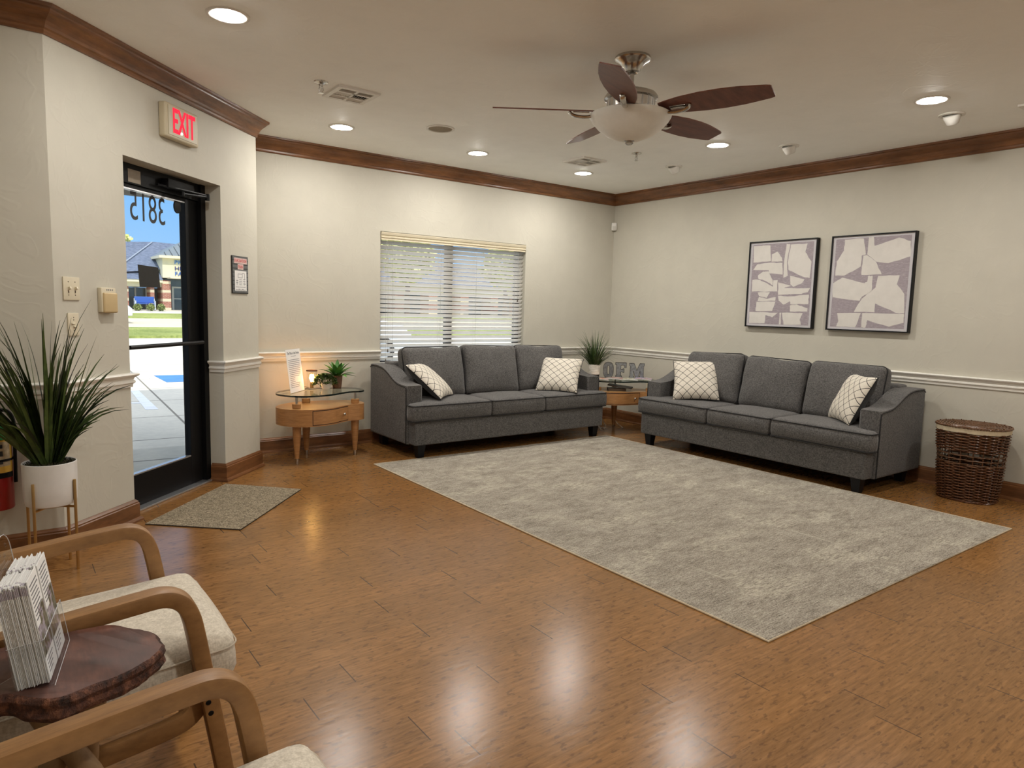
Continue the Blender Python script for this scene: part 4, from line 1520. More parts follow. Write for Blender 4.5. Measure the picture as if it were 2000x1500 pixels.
sp_ = thing('potted_shrub', 'small leafy plant in a white bowl beside the terracotta pot', 'potted plant', (-3.535, -0.275, ZG))
bm = bm_new()
lathe(bm, [(0, 0), (0.026, 0), (0.036, 0.012), (0.044, 0.036), (0.045, 0.046), (0.041, 0.045), (0.036, 0.034), (0, 0.030)], 28)
mk('bowl', bm, M_CERAM, sp_, True)
bm = bm_new()
for k in range(420):
    a = rnd.uniform(0, 2 * PI)
    el = rnd.uniform(-0.15, 1.5)
    R = rnd.uniform(0.6, 1.0) ** 0.5
    p = Vector((0.095 * R * math.cos(a) * math.cos(el) - 0.01, 0.075 * R * math.sin(a) * math.cos(el), 0.05 + 0.070 * R * math.sin(el)))
    d = Vector((math.cos(a + rnd.uniform(-0.8, 0.8)), math.sin(a + rnd.uniform(-0.8, 0.8)), rnd.uniform(-0.5, 0.8))).normalized()
    leaf_strip(bm, [p, p + d * 0.009, p + d * 0.018, p + d * 0.025], [0.001, 0.0085, 0.0075, 0.0005], (rnd.uniform(-1, 1), rnd.uniform(-1, 1), 1), 0.15)
for k in range(26):
    a = k * 2.4
    tube(bm, [(0, 0, 0.03), (0.04 * math.cos(a), 0.034 * math.sin(a), 0.06), (0.082 * math.cos(a), 0.064 * math.sin(a), 0.07 + 0.02 * math.sin(k))], 0.0014, 4)
mk('foliage', bm, leaf_mat('shrub_green', srgb(34, 54, 26), srgb(84, 104, 48)), sp_, True)

# table 2: grass plant, letters, magazines, books
def grass(bm, n, rnd, h0, h1, spread, w, base_r, z0, bend=0.35, seg=6, sx=1.0):
    for k in range(n):
        a = rnd.uniform(0, 2 * PI)
        q = rnd.random() ** 0.7
        L = rnd.uniform(h0, h1)
        lean = spread * q
        b = base_r * math.sqrt(rnd.random())
        a2 = a + rnd.uniform(-0.5, 0.5)
        droop = bend * q * rnd.uniform(0.5, 1.4)
        pts, ws = [], []
        for s in range(seg + 1):
            u = s / seg
            ang = lean + droop * u * u
            r = L * u * math.sin(ang)
            z = L * u * math.cos(ang)
            pts.append((b * math.cos(a) + r * math.cos(a2) * sx, b * math.sin(a) + r * math.sin(a2), z0 + z))
            ws.append(w * (0.75 + 0.5 * math.sin(u * PI * 0.8)) * (1 - u ** 2.5) + 0.0004)
        leaf_strip(bm, pts, ws, (math.cos(a2), math.sin(a2), 0.4), 0.3)
pg = thing('potted_grass', 'spiky green grass plant in a striped white pot in the room corner', 'potted plant', (-0.735, -0.535, ZG))
bm = bm_new()
lathe(bm, [(0, 0), (0.052, 0), (0.054, 0.048), (0.0, 0.048)], 28, mi=1)
zz = 0.048
pr = [(0.054, 0.048)]
for k in range(6):
    pr += [(0.0565 + 0.001 * k, zz + 0.004), (0.0565 + 0.001 * k, zz + 0.012), (0.0545 + 0.001 * k, zz + 0.0165)]
    zz += 0.0165
pr += [(0.061, zz + 0.004), (0.055, zz + 0.004), (0.053, zz - 0.02), (0, zz - 0.02)]
lathe(bm, pr, 28)
mk('pot', bm, [simple('striped_white_wood', srgb(244, 238, 226), 0.6, scale=25, var=0.15), M_BLACKWOOD], pg, True)
bm = bm_new()
grass(bm, 170, random.Random(5), 0.27, 0.42, 0.74, 0.0030, 0.035, 0.11, 0.5)
mk('grass_blades', bm, leaf_mat('grass_green', srgb(26, 44, 22), srgb(78, 100, 48)), pg, True)

def letter(poly_list, hole, x, y, label, name):
    t = thing('metal_letter', label, 'letter', M2 @ Vector((x, y, ZG)), -PI / 4, 'galvanised letters on the corner table')
    m = frame_mtx((0, 0.018, 0), (1, 0, 0), (0, 0, 1), (0, -1, 0))
    bm = bm_new()
    bms = bm_new()
    for p in poly_list:
        if hole is None:
            prism(bm, p, 0.0, 0.034, 0, 1, mtx=m)
            n = len(p)
            for k in range(n):
                a, b = Vector(p[k]), Vector(p[(k + 1) % n])
                tube(bms, [m @ Vector((a.x, a.y, 0.035)), m @ Vector((b.x, b.y, 0.035))], 0.0022, 5)
    if hole is not None:
        p, h = poly_list[0], hole
        n = len(p)
        for z, flip in ((0.0, 1), (0.034, 0)):
            A_ = [bm.verts.new(m @ Vector((*q, z))) for q in p]
            B_ = [bm.verts.new(m @ Vector((*q, z))) for q in h]
            for k in range(n):
                bm.faces.new((A_[k], A_[(k + 1) % n], B_[(k + 1) % n], B_[k]))
        for lp in (p, h):
            A_ = [bm.verts.new(m @ Vector((*q, 0))) for q in lp]
            B_ = [bm.verts.new(m @ Vector((*q, 0.034))) for q in lp]
            for k in range(n):
                bm.faces.new((A_[k], A_[(k + 1) % n], B_[(k + 1) % n], B_[k])).material_index = 1
            tube(bms, [m @ Vector((*q, 0.035)) for q in lp], 0.0022, 5, True)
    mk('letter_body', bm, [M_GALV, M_DARKEDGE], t)
    mk('rolled_edge', bms, M_DARKEDGE, t)
LH = 0.165
def ell(w, h, cx, cz, n=28, p=2.8):
    return [(cx + math.copysign(abs(math.cos(2 * PI * k / n)) ** (2 / p), math.cos(2 * PI * k / n)) * w / 2, cz + math.copysign(abs(math.sin(2 * PI * k / n)) ** (2 / p), math.sin(2 * PI * k / n)) * h / 2) for k in range(n)]
letter([ell(0.108, LH, 0, LH / 2)], ell(0.026, LH * 0.60, 0, LH / 2), -0.148, 0.165, 'galvanised metal letter O standing beside the striped pot', 'O')
F_ = [(-0.052, 0), (0.012, 0), (0.012, 0.024), (0.002, 0.026), (0.002, 0.066), (0.022, 0.066), (0.022, 0.060), (0.036, 0.060), (0.036, 0.100), (0.022, 0.100), (0.022, 0.092), (0.002, 0.092), (0.002, 0.137), (0.038, 0.137), (0.038, 0.112), (0.058, 0.112), (0.058, LH), (-0.056, LH), (-0.056, 0.140), (-0.044, 0.138), (-0.044, 0.027), (-0.052, 0.024)]
letter([F_], None, -0.018, 0.165, 'galvanised metal letter F, middle one of the three letters', 'F')
M_ = [(-0.078, 0), (-0.026, 0), (-0.026, 0.024), (-0.036, 0.026), (-0.036, 0.085), (-0.008, 0.0), (0.008, 0.0), (0.034, 0.085), (0.034, 0.026), (0.024, 0.024), (0.024, 0), (0.078, 0), (0.078, 0.024), (0.070, 0.026), (0.070, 0.138), (0.078, 0.140), (0.078, LH), (0.030, LH), (0.0, 0.090), (-0.030, LH), (-0.078, LH), (-0.078, 0.140), (-0.070, 0.138), (-0.070, 0.026), (-0.078, 0.024)]
letter([M_], None, 0.150, 0.135, 'galvanised metal letter M, rightmost of the three letters', 'M')

def mag_mat(seed, cols):
    t = NT('magazine_cover')
    v = t.coords(loc=(seed, seed * 1.7, 0))
    a = t.noise(v, 16, 3)
    c = t.ramp(a, [(0.32, cols[0]), (0.46, cols[1]), (0.56, cols[2]), (0.68, cols[3])])
    t.bsdf(c, 0.35)
    return t.m
MAGS = [(-0.20, -0.075, 0.25, 0, 'magazine with an orange and white cover at the left of the corner table', (srgb(226, 214, 200), srgb(214, 120, 70), srgb(236, 228, 214), srgb(178, 70, 40))),
        (-0.055, -0.02, -0.30, 1, 'magazine with a pink and grey cover lying before the letter F', (srgb(210, 190, 180), srgb(200, 150, 140), srgb(120, 110, 104), srgb(230, 222, 212))),
        (0.085, 0.01, 0.18, 2, 'magazine with a pale green cover lying before the letter M', (srgb(180, 186, 150), srgb(222, 214, 196), srgb(120, 120, 90), srgb(230, 224, 210))),
        (0.22, 0.02, -0.45, 3, 'magazine with a violet cover at the right end of the corner table', (srgb(140, 120, 170), srgb(216, 204, 210), srgb(90, 80, 120), srgb(220, 170, 140)))]
for x, y, a, k, lab, cols in MAGS:
    bm = bm_new()
    w, h = 0.088, 0.19
    z = 0.0
    n = 8
    rows = []
    for i in range(n + 1):
        u = -w + 2 * w * i / n
        zb = 0.006 * max(0, math.sin((i / n) * PI)) + (0.0075 if k % 2 else 0.0)
        rows.append([bm.verts.new((u, yy, zb + dz)) for yy in (-h / 2, h / 2) for dz in (0.0005, 0.006)])
    for i in range(n):
        p, q = rows[i], rows[i + 1]
        for f in ((0, 1, 1, 0), ):
            pass
        bm.faces.new((p[1], q[1], q[3], p[3]))
        bm.faces.new((p[0], p[2], q[2], q[0]))
        bm.faces.new((p[0], q[0], q[1], p[1])).material_index = 1
        bm.faces.new((p[2], p[3], q[3], q[2])).material_index = 1
    for r_ in (rows[0], rows[-1]):
        bm.faces.new((r_[0], r_[1], r_[3], r_[2])).material_index = 1
    o = mk('magazine', bm, [mag_mat(k * 3.1 + 1, cols), M_PAPER], None)
    o.location = M2 @ Vector((-0.235 + 0.150 * k, (-0.075, -0.045, -0.005, 0.015)[k], ZG + 0.0005))
    o.rotation_euler = (0, 0, -PI / 4 + a * 0.3)
    tag(o, lab, 'magazine', 'magazines spread on the corner table')

for nm, lx, ly, w, d, z0, hh, ang, tlt, lab, col in (
        ('book', -0.055, -0.06, 0.19, 0.13, 0.436, 0.026, 0.1, 0, 'thick dark brown book lying under the glass of the corner table', srgb(52, 36, 28)),
        ('book', -0.02, -0.065, 0.25, 0.14, 0.475, 0.013, -0.15, 6.0, 'thin dark book tilted on top of the thicker one under the glass', srgb(40, 28, 30))):
    t = thing(nm, lab, 'book', M2 @ Vector((lx, ly, z0)), -PI / 4 + ang, 'dark books on the corner table')
    mm = Matrix.Rotation(math.radians(tlt), 4, 'Y')
    bm = bm_new()
    rbox(bm, -w / 2, w / 2, -d / 2, d / 2, 0.0, 0.003, 0.0012, 1, mtx=mm)
    rbox(bm, -w / 2, w / 2, -d / 2, d / 2, hh - 0.003, hh, 0.0012, 1, mtx=mm)
    rbox(bm, -w / 2, w / 2, d / 2 - 0.004, d / 2, 0.0, hh, 0.0012, 1, mtx=mm)
    mk('cover', bm, simple('book_cover', col, 0.4), t)
    bm = bm_new()
    box(bm, -w / 2 + 0.005, w / 2 - 0.005, -d / 2 + 0.004, d / 2 - 0.004, 0.003, hh - 0.003, mtx=mm)
    mk('pages', bm, simple('book_pages', srgb(92, 74, 60), 0.8), t)

M_WCORD = simple('white_cord', (0.62, 0.60, 0.56, 1), 0.5)
for lab, pts in (('white power cord looped on the floor under the corner table, left of its leg', [(-0.72, -0.50, 0.22), (-0.68, -0.52, 0.10), (-0.66, -0.60, 0.006), (-0.58, -0.57, 0.006), (-0.60, -0.49, 0.03), (-0.54, -0.47, 0.10), (-0.50, -0.44, 0.09), (-0.47, -0.47, 0.006), (-0.56, -0.52, 0.006), (-0.62, -0.46, 0.006)]),
                 ('white power cord slanting to the floor right of the corner table leg', [(-0.30, -0.38, 0.30), (-0.33, -0.44, 0.14), (-0.34, -0.50, 0.05), (-0.33, -0.58, 0.006), (-0.36, -0.60, 0.006)])):
    bm = bm_new()
    tube(bm, smooth_path(pts, 8), 0.004, 6)
    o = mk('power_cord', bm, M_WCORD, None, True)
    tag(o, lab, 'cord', 'white cords under the corner table')

# ------------------------------------------------------------------ wicker hamper
hp = thing('wicker_hamper', 'dark woven wicker hamper with cream liner beside the right sofa', 'hamper', (-0.245, -3.865, 0))
def wick(name, dark, light):
    return simple(name, light, 0.35, var=0.45, scale=60)
M_WICK = simple('dark_wicker', srgb(92, 58, 36), 0.26, var=0.55, scale=40)
M_WICKL = simple('light_wicker', srgb(98, 68, 45), 0.3, var=0.45, scale=40)
NS, HH = 20, 0.535
def hsize(z):
    q = z / HH
    return 0.168 + 0.044 * q ** 0.8, 0.150 + 0.040 * q ** 0.8
def hp_pt(a, z, off=0.0):
    sx, sy = hsize(z)
    p = 2.4
    ca, sa = math.cos(a), math.sin(a)
    return Vector(((sy + off) * math.copysign(abs(ca) ** (2 / p), ca), (sx + off) * math.copysign(abs(sa) ** (2 / p), sa), z))
bm = bm_new()
for k in range(NS):
    a = 2 * PI * k / NS
    tube(bm, [hp_pt(a, z * HH / 12) for z in range(13)], 0.0042, 6)
mk('stakes', bm, M_WICK, hp, True)
bm = bm_new()
seg = NS * 5
z = 0.014
row = 0
while z < 0.492:
    if 0.262 < z < 0.352:
        z += 0.0098
        row += 1
        continue
    pts = []
    for s in range(seg):
        a = 2 * PI * s / seg
        off = 0.0095 * math.cos(a * NS / 2 + (row // 1) * PI)
        pts.append(hp_pt(a, z, off))
    tube(bm, pts, 0.0046, 6, True)
    z += 0.0098
    row += 1
mk('weave', bm, M_WICK, hp, True)
bm = bm_new()
for zc in (0.268, 0.298, 0.328):
    for ph in (0, PI):
        pts = [hp_pt(2 * PI * s / seg, zc + 0.0035 * math.sin(2 * PI * s / seg * NS / 2 + ph), 0.0065 * math.cos(2 * PI * s / seg * NS / 2 + ph)) for s in range(seg)]
        tube(bm, pts, 0.0034, 6, True)
mk('open_band', bm, M_WICKL, hp, True)
bm = bm_new()
for ph in (0, PI):
    tube(bm, [hp_pt(2 * PI * s / seg, 0.008 + 0.005 * math.sin(2 * PI * s / seg * NS + ph), 0.004 + 0.005 * math.cos(2 * PI * s / seg * NS + ph)) for s in range(seg)], 0.0055, 6, True)
mk('base_braid', bm, M_WICK, hp, True)
bm = bm_new()
A_, B_, C_, D_ = [], [], [], []
for s in range(64):
    a = 2 * PI * s / 64
    A_.append(bm.verts.new(hp_pt(a, 0.485, 0.009 + 0.002 * math.sin(a * 17))))
    B_.append(bm.verts.new(hp_pt(a, 0.517, 0.010)))
    C_.append(bm.verts.new(hp_pt(a, 0.519, -0.006)))
    D_.append(bm.verts.new(hp_pt(a, 0.43, -0.014)))
for X, Y in ((A_, B_), (B_, C_), (C_, D_)):
    for s in range(64):
        bm.faces.new((X[s], X[(s + 1) % 64], Y[(s + 1) % 64], Y[s]))
bm.faces.new(D_)
mk('liner', bm, simple('cream_liner', srgb(206, 192, 164), 0.9, scale=50, var=0.1), hp, True)
bm = bm_new()
for ph in (0, 2 * PI / 3, 4 * PI / 3):
    tube(bm, [hp_pt(2 * PI * s / 160, 0.523 + 0.005 * math.sin(2 * PI * s / 160 * 26 + ph), 0.006 + 0.006 * math.cos(2 * PI * s / 160 * 26 + ph)) for s in range(160)], 0.0046, 6, True)
k = 0
f = 0.97
while f > 0.06:
    pts = [hp_pt(2 * PI * s / 80, 0.526) for s in range(80)]
    tube(bm, [Vector((p.x * f, p.y * f, 0.524 + 0.003 * math.cos(s * PI / 2.5 + k * PI) - 0.012 * (1 - f))) for s, p in enumerate(pts)], 0.0042, 5, True)
    f -= 0.042
    k += 1
mk('lid', bm, M_WICKL, hp, True)

# ------------------------------------------------------------------ armchairs
CX = -5.60      # chair origin in x; the chairs face +x
def make_chair(label, loc):
    t = thing('armchair', label, 'armchair', loc, 0, 'oatmeal bentwood armchairs')
    ox = CX
    for s in (-1, 1):
        y = 0.262 * s
        path = smooth_path([(-6.03, y, 0.545), (-5.90, y, 0.556), (-5.75, y, 0.574), (-5.60, y, 0.591), (-5.48, y, 0.603), (-5.425, y, 0.605), (-5.392, y, 0.588), (-5.374, y, 0.553), (-5.363, y, 0.500), (-5.352, y, 0.43), (-5.337, y, 0.34), (-5.315, y, 0.20), (-5.285, y, 0.0)], 6)
        path = [Vector((p.x - ox, p.y, p.z)) for p in path]
        bm = bm_new()
        sweep(bm, path, rrect(0.037, 0.046, 0.006, 2), (0, 1, 0))
        ar = mk('armrest', bm, M_CHAIRW, t, True)
        for z, x in ((0.345, -5.345), (0.318, -5.340)):
            bm = bm_new()
            lathe(bm, [(0, 0.001), (0.005, 0.001), (0.0062, 0.0)], 12, mtx=frame_mtx((x - ox, y + s * 0.0230, z), (1, 0, 0), (0, 0, 1), (0, s, 0)))
            mk('bolt_hole', bm, M_BLACK, ar)
        bm = bm_new()
        path = smooth_path([(-5.345, y * 0.93, 0.352), (-5.365, y * 0.93, 0.315), (-5.41, y * 0.93, 0.290), (-5.55, y * 0.93, 0.272), (-5.75, y * 0.93, 0.250), (-5.93, y * 0.93, 0.232)], 5)
        sweep(bm, [Vector((p.x - ox, p.y, p.z)) for p in path], rrect(0.045, 0.024, 0.006, 2), (0, 1, 0))
        mk('seat_rail', bm, M_CHAIRW, t, True)
        bm = bm_new()
        path = smooth_path([(-6.105, y * 0.93, 0.90), (-6.03, y * 0.93, 0.62), (-5.955, y * 0.93, 0.34), (-5.955, y * 0.93, 0.20), (-6.02, y * 0.93, 0.0)], 6)
        sweep(bm, [Vector((p.x - ox, p.y, p.z)) for p in path], rrect(0.040, 0.028, 0.008, 2), (0, 1, 0))
        mk('rear_leg', bm, M_CHAIRW, t, True)
    bm = bm_new()
    rbox(bm, -5.392 - ox, -5.368 - ox, -0.245, 0.245, 0.292, 0.335, 0.006, 2)
    mk('front_rail', bm, M_CHAIRW, t, True)
    bm = bm_new()
    rbox(bm, -6.09 - ox, -6.06 - ox, -0.235, 0.235, 0.80, 0.86, 0.008, 2)
    mk('back_rail', bm, M_CHAIRW, t, True)
    m = Matrix.Translation((-5.585 - ox, 0, 0.392)) @ Matrix.Rotation(math.radians(-4.0), 4, 'Y')
    bm = bm_new()
    puff(bm, 0.64, 0.478, 0.125, 0.038, 0.014, 18, 14, 6, 0.0015, 2.0, m, bx=0.012)
    se = mk('seat_cushion', bm, M_CREAM, t, True, 0)
    bm = bm_new()
    tube(bm, [m @ Vector((x, y, 0.028)) for x, y in rrect(0.648, 0.482, 0.036, 4)], 0.0022, 5, True)
    mk('seam', bm, simple('linen_seam', srgb(176, 164, 146), 0.9), se, True)
    tl = math.radians(16)
    m = frame_mtx((-5.965 - ox, 0, 0.66), (0, 1, 0), (-math.sin(tl), 0, math.cos(tl)), (math.cos(tl), 0, math.sin(tl)))
    bm = bm_new()
    puff(bm, 0.47, 0.50, 0.10, 0.035, 0.018, 12, 12, 5, 0.0015, 5.0, m)
    mk('back_cushion', bm, M_CREAM, t, True, 0)
    return t
c1 = make_chair('oatmeal cushioned bentwood armchair nearer the entrance, behind the slab table', (CX, -3.871, 0))
dup(c1, (CX, -4.812, 0), 0, 'oatmeal cushioned bentwood armchair in the near bottom corner, in front of the slab table')

# ------------------------------------------------------------------ tree slab table
def slab_top():
    t = NT('red_cedar_slab')
    v = t.coords()
    sp = t.n('ShaderNodeVectorMath', operation='LENGTH')
    mp = t.coords(scale=(1, 1.2, 0), loc=(0.02, 0.03, 0))
    t.l(mp, sp.inputs[0])
    nz = t.noise(v, 6, 4)
    rr = t.math('ADD', t.math('MULTIPLY', sp.outputs['Value'], 60), t.math('MULTIPLY', nz, 12))
    ring = t.math('SINE', rr)
    fine = t.noise(t.coords(scale=(14, 3, 3)), 8, 4)
    f = t.math('ADD', t.math('ADD', t.math('MULTIPLY', ring, 0.05), t.math('MULTIPLY', nz, 0.7)), t.math('MULTIPLY', fine, 0.25))
    c = t.ramp(f, [(0.32, srgb(54, 34, 28)), (0.50, srgb(82, 52, 43)), (0.66, srgb(112, 73, 59))])
    t.bsdf(c, 0.55, 0, t.bump(fine, 0.10, 0.002), 0.4)
    return t.m
def bark():
    t = NT('rough_bark_edge')
    v = t.coords(scale=(1, 1, 0.6))
    a = t.noise(v, 42, 6, 0.7)
    c = t.ramp(a, [(0.34, srgb(36, 21, 16)), (0.5, srgb(86, 50, 36)), (0.64, srgb(140, 90, 64))])
    t.bsdf(c, 0.75, 0, t.bump(a, 1.0, 0.02))
    return t.m
TX, TY, TZ = -5.67, -4.285, 0.585
tb = thing('slab_table', 'small side table with a reddish tree slice top between the two armchairs', 'side table', (TX, TY, 0))
ctrl = [(-5.458, -4.314), (-5.468, -4.339), (-5.493, -4.366), (-5.525, -4.390), (-5.559, -4.404), (-5.589, -4.413), (-5.617, -4.420), (-5.642, -4.419), (-5.679, -4.392), (-5.713, -4.362), (-5.78, -4.372), (-5.85, -4.35), (-5.885, -4.29), (-5.86, -4.22), (-5.79, -4.175), (-5.70, -4.158), (-5.62, -4.157), (-5.575, -4.158), (-5.53, -4.165), (-5.50, -4.204), (-5.476, -4.233), (-5.461, -4.268)]
lp = smooth_loop([(x - TX, y - TY) for x, y in ctrl], 8)
bm = bm_new()
def wav(p, k, z):
    n_ = noise.noise(Vector((p[0] * 24, p[1] * 24, z * 30))) * 0.006 + noise.noise(Vector((p[0] * 70, p[1] * 70, z * 60))) * 0.003
    d = Vector(p).normalized()
    return Vector((p[0] + d.x * (k + n_), p[1] + d.y * (k + n_), 0))
rings = []
for z, k in ((TZ - 0.046, -0.020), (TZ - 0.040, -0.004), (TZ - 0.030, 0.002), (TZ - 0.020, -0.002), (TZ - 0.010, 0.003), (TZ - 0.003, 0.0), (TZ, -0.005)):
    row = []
    for p in lp:
        q = wav(p, k, z)
        q.z = z + (noise.noise(Vector((p[0] * 12, p[1] * 12, 4))) * 0.008 if z < TZ - 0.025 else 0)
        row.append(bm.verts.new(q))
    rings.append(row)
n = len(lp)
for a, b in zip(rings[:-1], rings[1:]):
    for k in range(n):
        bm.faces.new((a[k], a[(k + 1) % n], b[(k + 1) % n], b[k])).material_index = 1
bm.faces.new(rings[-1]).material_index = 0
bm.faces.new(rings[0][::-1]).material_index = 1
mk('slab_top', bm, [slab_top(), bark()], tb, True, 35)
M_ROOT = wood('pale_root_wood', srgb(120, 92, 62), srgb(164, 134, 98), (6, 6, 1.2), 0.6, 5)
for k in range(3):
    a = math.radians(-65 + 120 * k)
    b = a + math.radians(150)
    p0 = Vector((0.06 + 0.072 * math.cos(a), 0.062 * math.sin(a), TZ - 0.036))
    p3 = Vector((0.06 + 0.165 * math.cos(b), 0.150 * math.sin(b), 0.012))
    side = Vector((-math.sin(a + 1.3), math.cos(a + 1.3), 0)) * 0.026
    pts = smooth_path([p0, p0.lerp(p3, 0.33) + side, p0.lerp(p3, 0.60) + side * 1.2, p3], 8)
    L = len(pts)
    bm = bm_new()
    tube(bm, pts, [0.024 - 0.003 * math.sin(i / (L - 1) * PI) + 0.006 * noise.noise(Vector((i * 0.4, k, 0))) for i in range(L)], 12)
    mk('leg', bm, M_ROOT, tb, True)

# brochure holder
ang = math.atan2(0.167, 0.032) - PI / 2
W0 = Vector((-5.642, -4.372, TZ + 0.001))
hd = thing('brochure_holder', 'clear acrylic brochure holder with two pockets on the slab table', 'brochure holder', W0, ang)
# local axes: x = depth towards the front (+x), y = along the width (away from the camera), z up
lean = Matrix.Rotation(math.radians(-8.5), 4, 'Y')
bm = bm_new()
D0, D1 = -0.049, 0.003
PWW = 0.086
for a in ((D1, D1 + 0.002, 0, 2 * PWW, 0, 0.085), (D0 - 0.002, D0, 0, 2 * PWW, 0, 0.165), (D0, D1, 0, 2 * PWW, 0, 0.002), (D0, D1, -0.002, 0, 0, 0.085), (D0, D1, PWW - 0.001, PWW + 0.001, 0.002, 0.085), (D0, D1, 2 * PWW, 2 * PWW + 0.002, 0, 0.085)):
    box(bm, *a, mtx=lean)
mk('pockets', bm, M_ACRYL, hd)
bm = bm_new()
pl = [(0.0, 0.16), (0.0, 0.225)] + [(0.125 + 0.047 * math.cos(a), 0.215 + 0.03 * math.sin(a)) for a in [PI * 0.62, PI * 0.5, PI * 0.35, PI * 0.2, PI * 0.08, 0]] + [(0.172, 0.16)]
prism(bm, pl, -0.0025, 0.0, mtx=lean @ frame_mtx((D0, 0, 0), (0, 1, 0), (0, 0, 1), (1, 0, 0)))
bpl = mk('back_plate', bm, M_ACRYL, hd)
M_EDGEHL = simple('acrylic_edge_highlight', (0.62, 0.64, 0.66, 1), 0.1, spec=0.8)  # pale opaque tubes paint the highlights along the clear acrylic edges
bm = bm_new()
mb = lean @ frame_mtx((D0, 0, 0), (0, 1, 0), (0, 0, 1), (1, 0, 0))
tube(bm, [mb @ Vector((a, b, -0.001)) for a, b in pl[1:]], 0.0008, 5)
mk('plate_edge_highlight', bm, M_EDGEHL, bpl, True)
bm = bm_new()
tube(bm, [lean @ Vector(q) for q in ((D0, -0.002, 0.085), (D1 + 0.002, -0.002, 0.085), (D1 + 0.002, 2 * PWW + 0.002, 0.085), (D1 + 0.002, 2 * PWW + 0.002, 0.0), (D1 + 0.002, -0.002, 0.0))], 0.0005, 5)
mk('pocket_lip_highlight', bm, M_EDGEHL, hd, True)
bm = bm_new()
for y, z in ((0.05, 0.205), (0.085, 0.222), (0.115, 0.212), (0.135, 0.225), (0.10, 0.19)):
    lathe(bm, [(0, 0.003), (0.003, 0.002), (0.0045, 0)], 10, mtx=lean @ frame_mtx((D0, y, z), (0, 1, 0), (0, 0, 1), (1, 0, 0)))
mk('clear_dots', bm, glass('clear_dot', (0.9, 0.9, 0.92, 1), 1.6), hd, True)  # small raised clear dots on the back plate
for y in (0.002, 2 * PWW - 0.002):
    bm = bm_new()
    prism(bm, [(D0 - 0.055, 0.0), (D0, 0.0), (D0, 0.03)], -0.001, 0.001, mtx=frame_mtx((0, y, 0), (1, 0, 0), (0, 0, 1), (0, 1, 0)))
    mk('easel_foot', bm, M_ACRYL, hd)
def photo_mat():
    t = NT('brochure_photo')
    a = t.noise(t.coords(), 38, 4, 0.65)
    c = t.ramp(a, [(0.34, srgb(58, 54, 46)), (0.46, srgb(120, 118, 96)), (0.54, srgb(150, 140, 156)), (0.66, srgb(206, 200, 200))])
    t.bsdf(c, 0.4)
    return t.m
M_PHOTO = photo_mat()
MH = Matrix.Translation(W0) @ Matrix.Rotation(ang, 4, 'Z') @ lean
rnd = random.Random(21)
BN = 21
protos = {}
BT = (-D0 + D1 - 0.004) / BN
for st in range(2):
    for k in range(BN):
        x = D0 + 0.001 + k * BT
        front = k == BN - 1
        key = 'f' if front else rnd.randrange(3)
        lab = None
        hgt = 0.182
        y0 = 0.003 + st * PWW
        if key not in protos:
            bm = bm_new()
            wv = {0: 0.0006, 1: -0.0004, 2: 0.0002, 'f': 0.0}[key]
            top = {0: 0.0, 1: 0.0025, 2: -0.002, 'f': 0.003}[key]
            box(bm, 0.0001, 0.0008, 0, 0.078, 0.003, hgt + top)
            box(bm, 0.0010, 0.0016, 0.0008, 0.078, 0.003, hgt + top - 0.001)
            o = mk('brochure', bm, M_PAPER, None)
            if front:
                bm = bm_new()
                box(bm, 0.0018, 0.0020, 0.001, 0.077, 0.045, 0.100)
                box(bm, 0.0018, 0.0020, 0.030, 0.077, 0.100, 0.125)
                mk('cover_photo', bm, M_PHOTO, o)
                bm = bm_new()
                for q in range(9):
                    z = 0.172 - q * 0.0075
                    xx = 0.008
                    while xx < 0.066 - (q % 3) * 0.006:
                        w_ = rnd.uniform(0.004, 0.010)
                        box(bm, 0.0018, 0.0020, xx, xx + w_, z - 0.0012, z + 0.0012)
                        xx += w_ + 0.0018
                for q in range(4):
                    z = 0.036 - q * 0.007
                    box(bm, 0.0018, 0.0020, 0.010, 0.06 - q * 0.006, z - 0.001, z + 0.001)
                mk('cover_text', bm, M_GREYINK, o)
            else:
                bm = bm_new()
                box(bm, 0.0002, 0.0018, -0.0001, 0.0008, hgt * 0.9, hgt + top - 0.004)
                box(bm, 0.0004, 0.0016, 0.004 + 0.006 * (key == 1), 0.014, hgt + top - 0.0012, hgt + top + 0.0003)
                mk('printed_edge', bm, simple('printed_edge', srgb(176, 166, 176), 0.7), o)
            protos[key] = o
        else:
            src = protos[key]
            o = src.copy()
            C.objects.link(o)
            for ch in src.children:
                c_ = ch.copy()
                C.objects.link(c_)
                c_.parent = o
        o.matrix_world = MH @ Matrix.Translation((x, y0 + rnd.uniform(-0.0012, 0.0015), 0.002 + rnd.uniform(0, 0.003))) @ Matrix.Rotation(rnd.uniform(-0.002, 0.003), 4, 'X')
        side = ('near', 'far')[st]
        if front:
            lab = 'front brochure with text and photo cover in the %s pocket of the holder' % side
            tag(o, lab, 'brochure', 'front brochures in the acrylic holder')
        else:
            lab = 'white folded brochure stacked behind the front one in the %s pocket' % side
            tag(o, lab, 'brochure', 'brochures stacked in the %s pocket' % side)

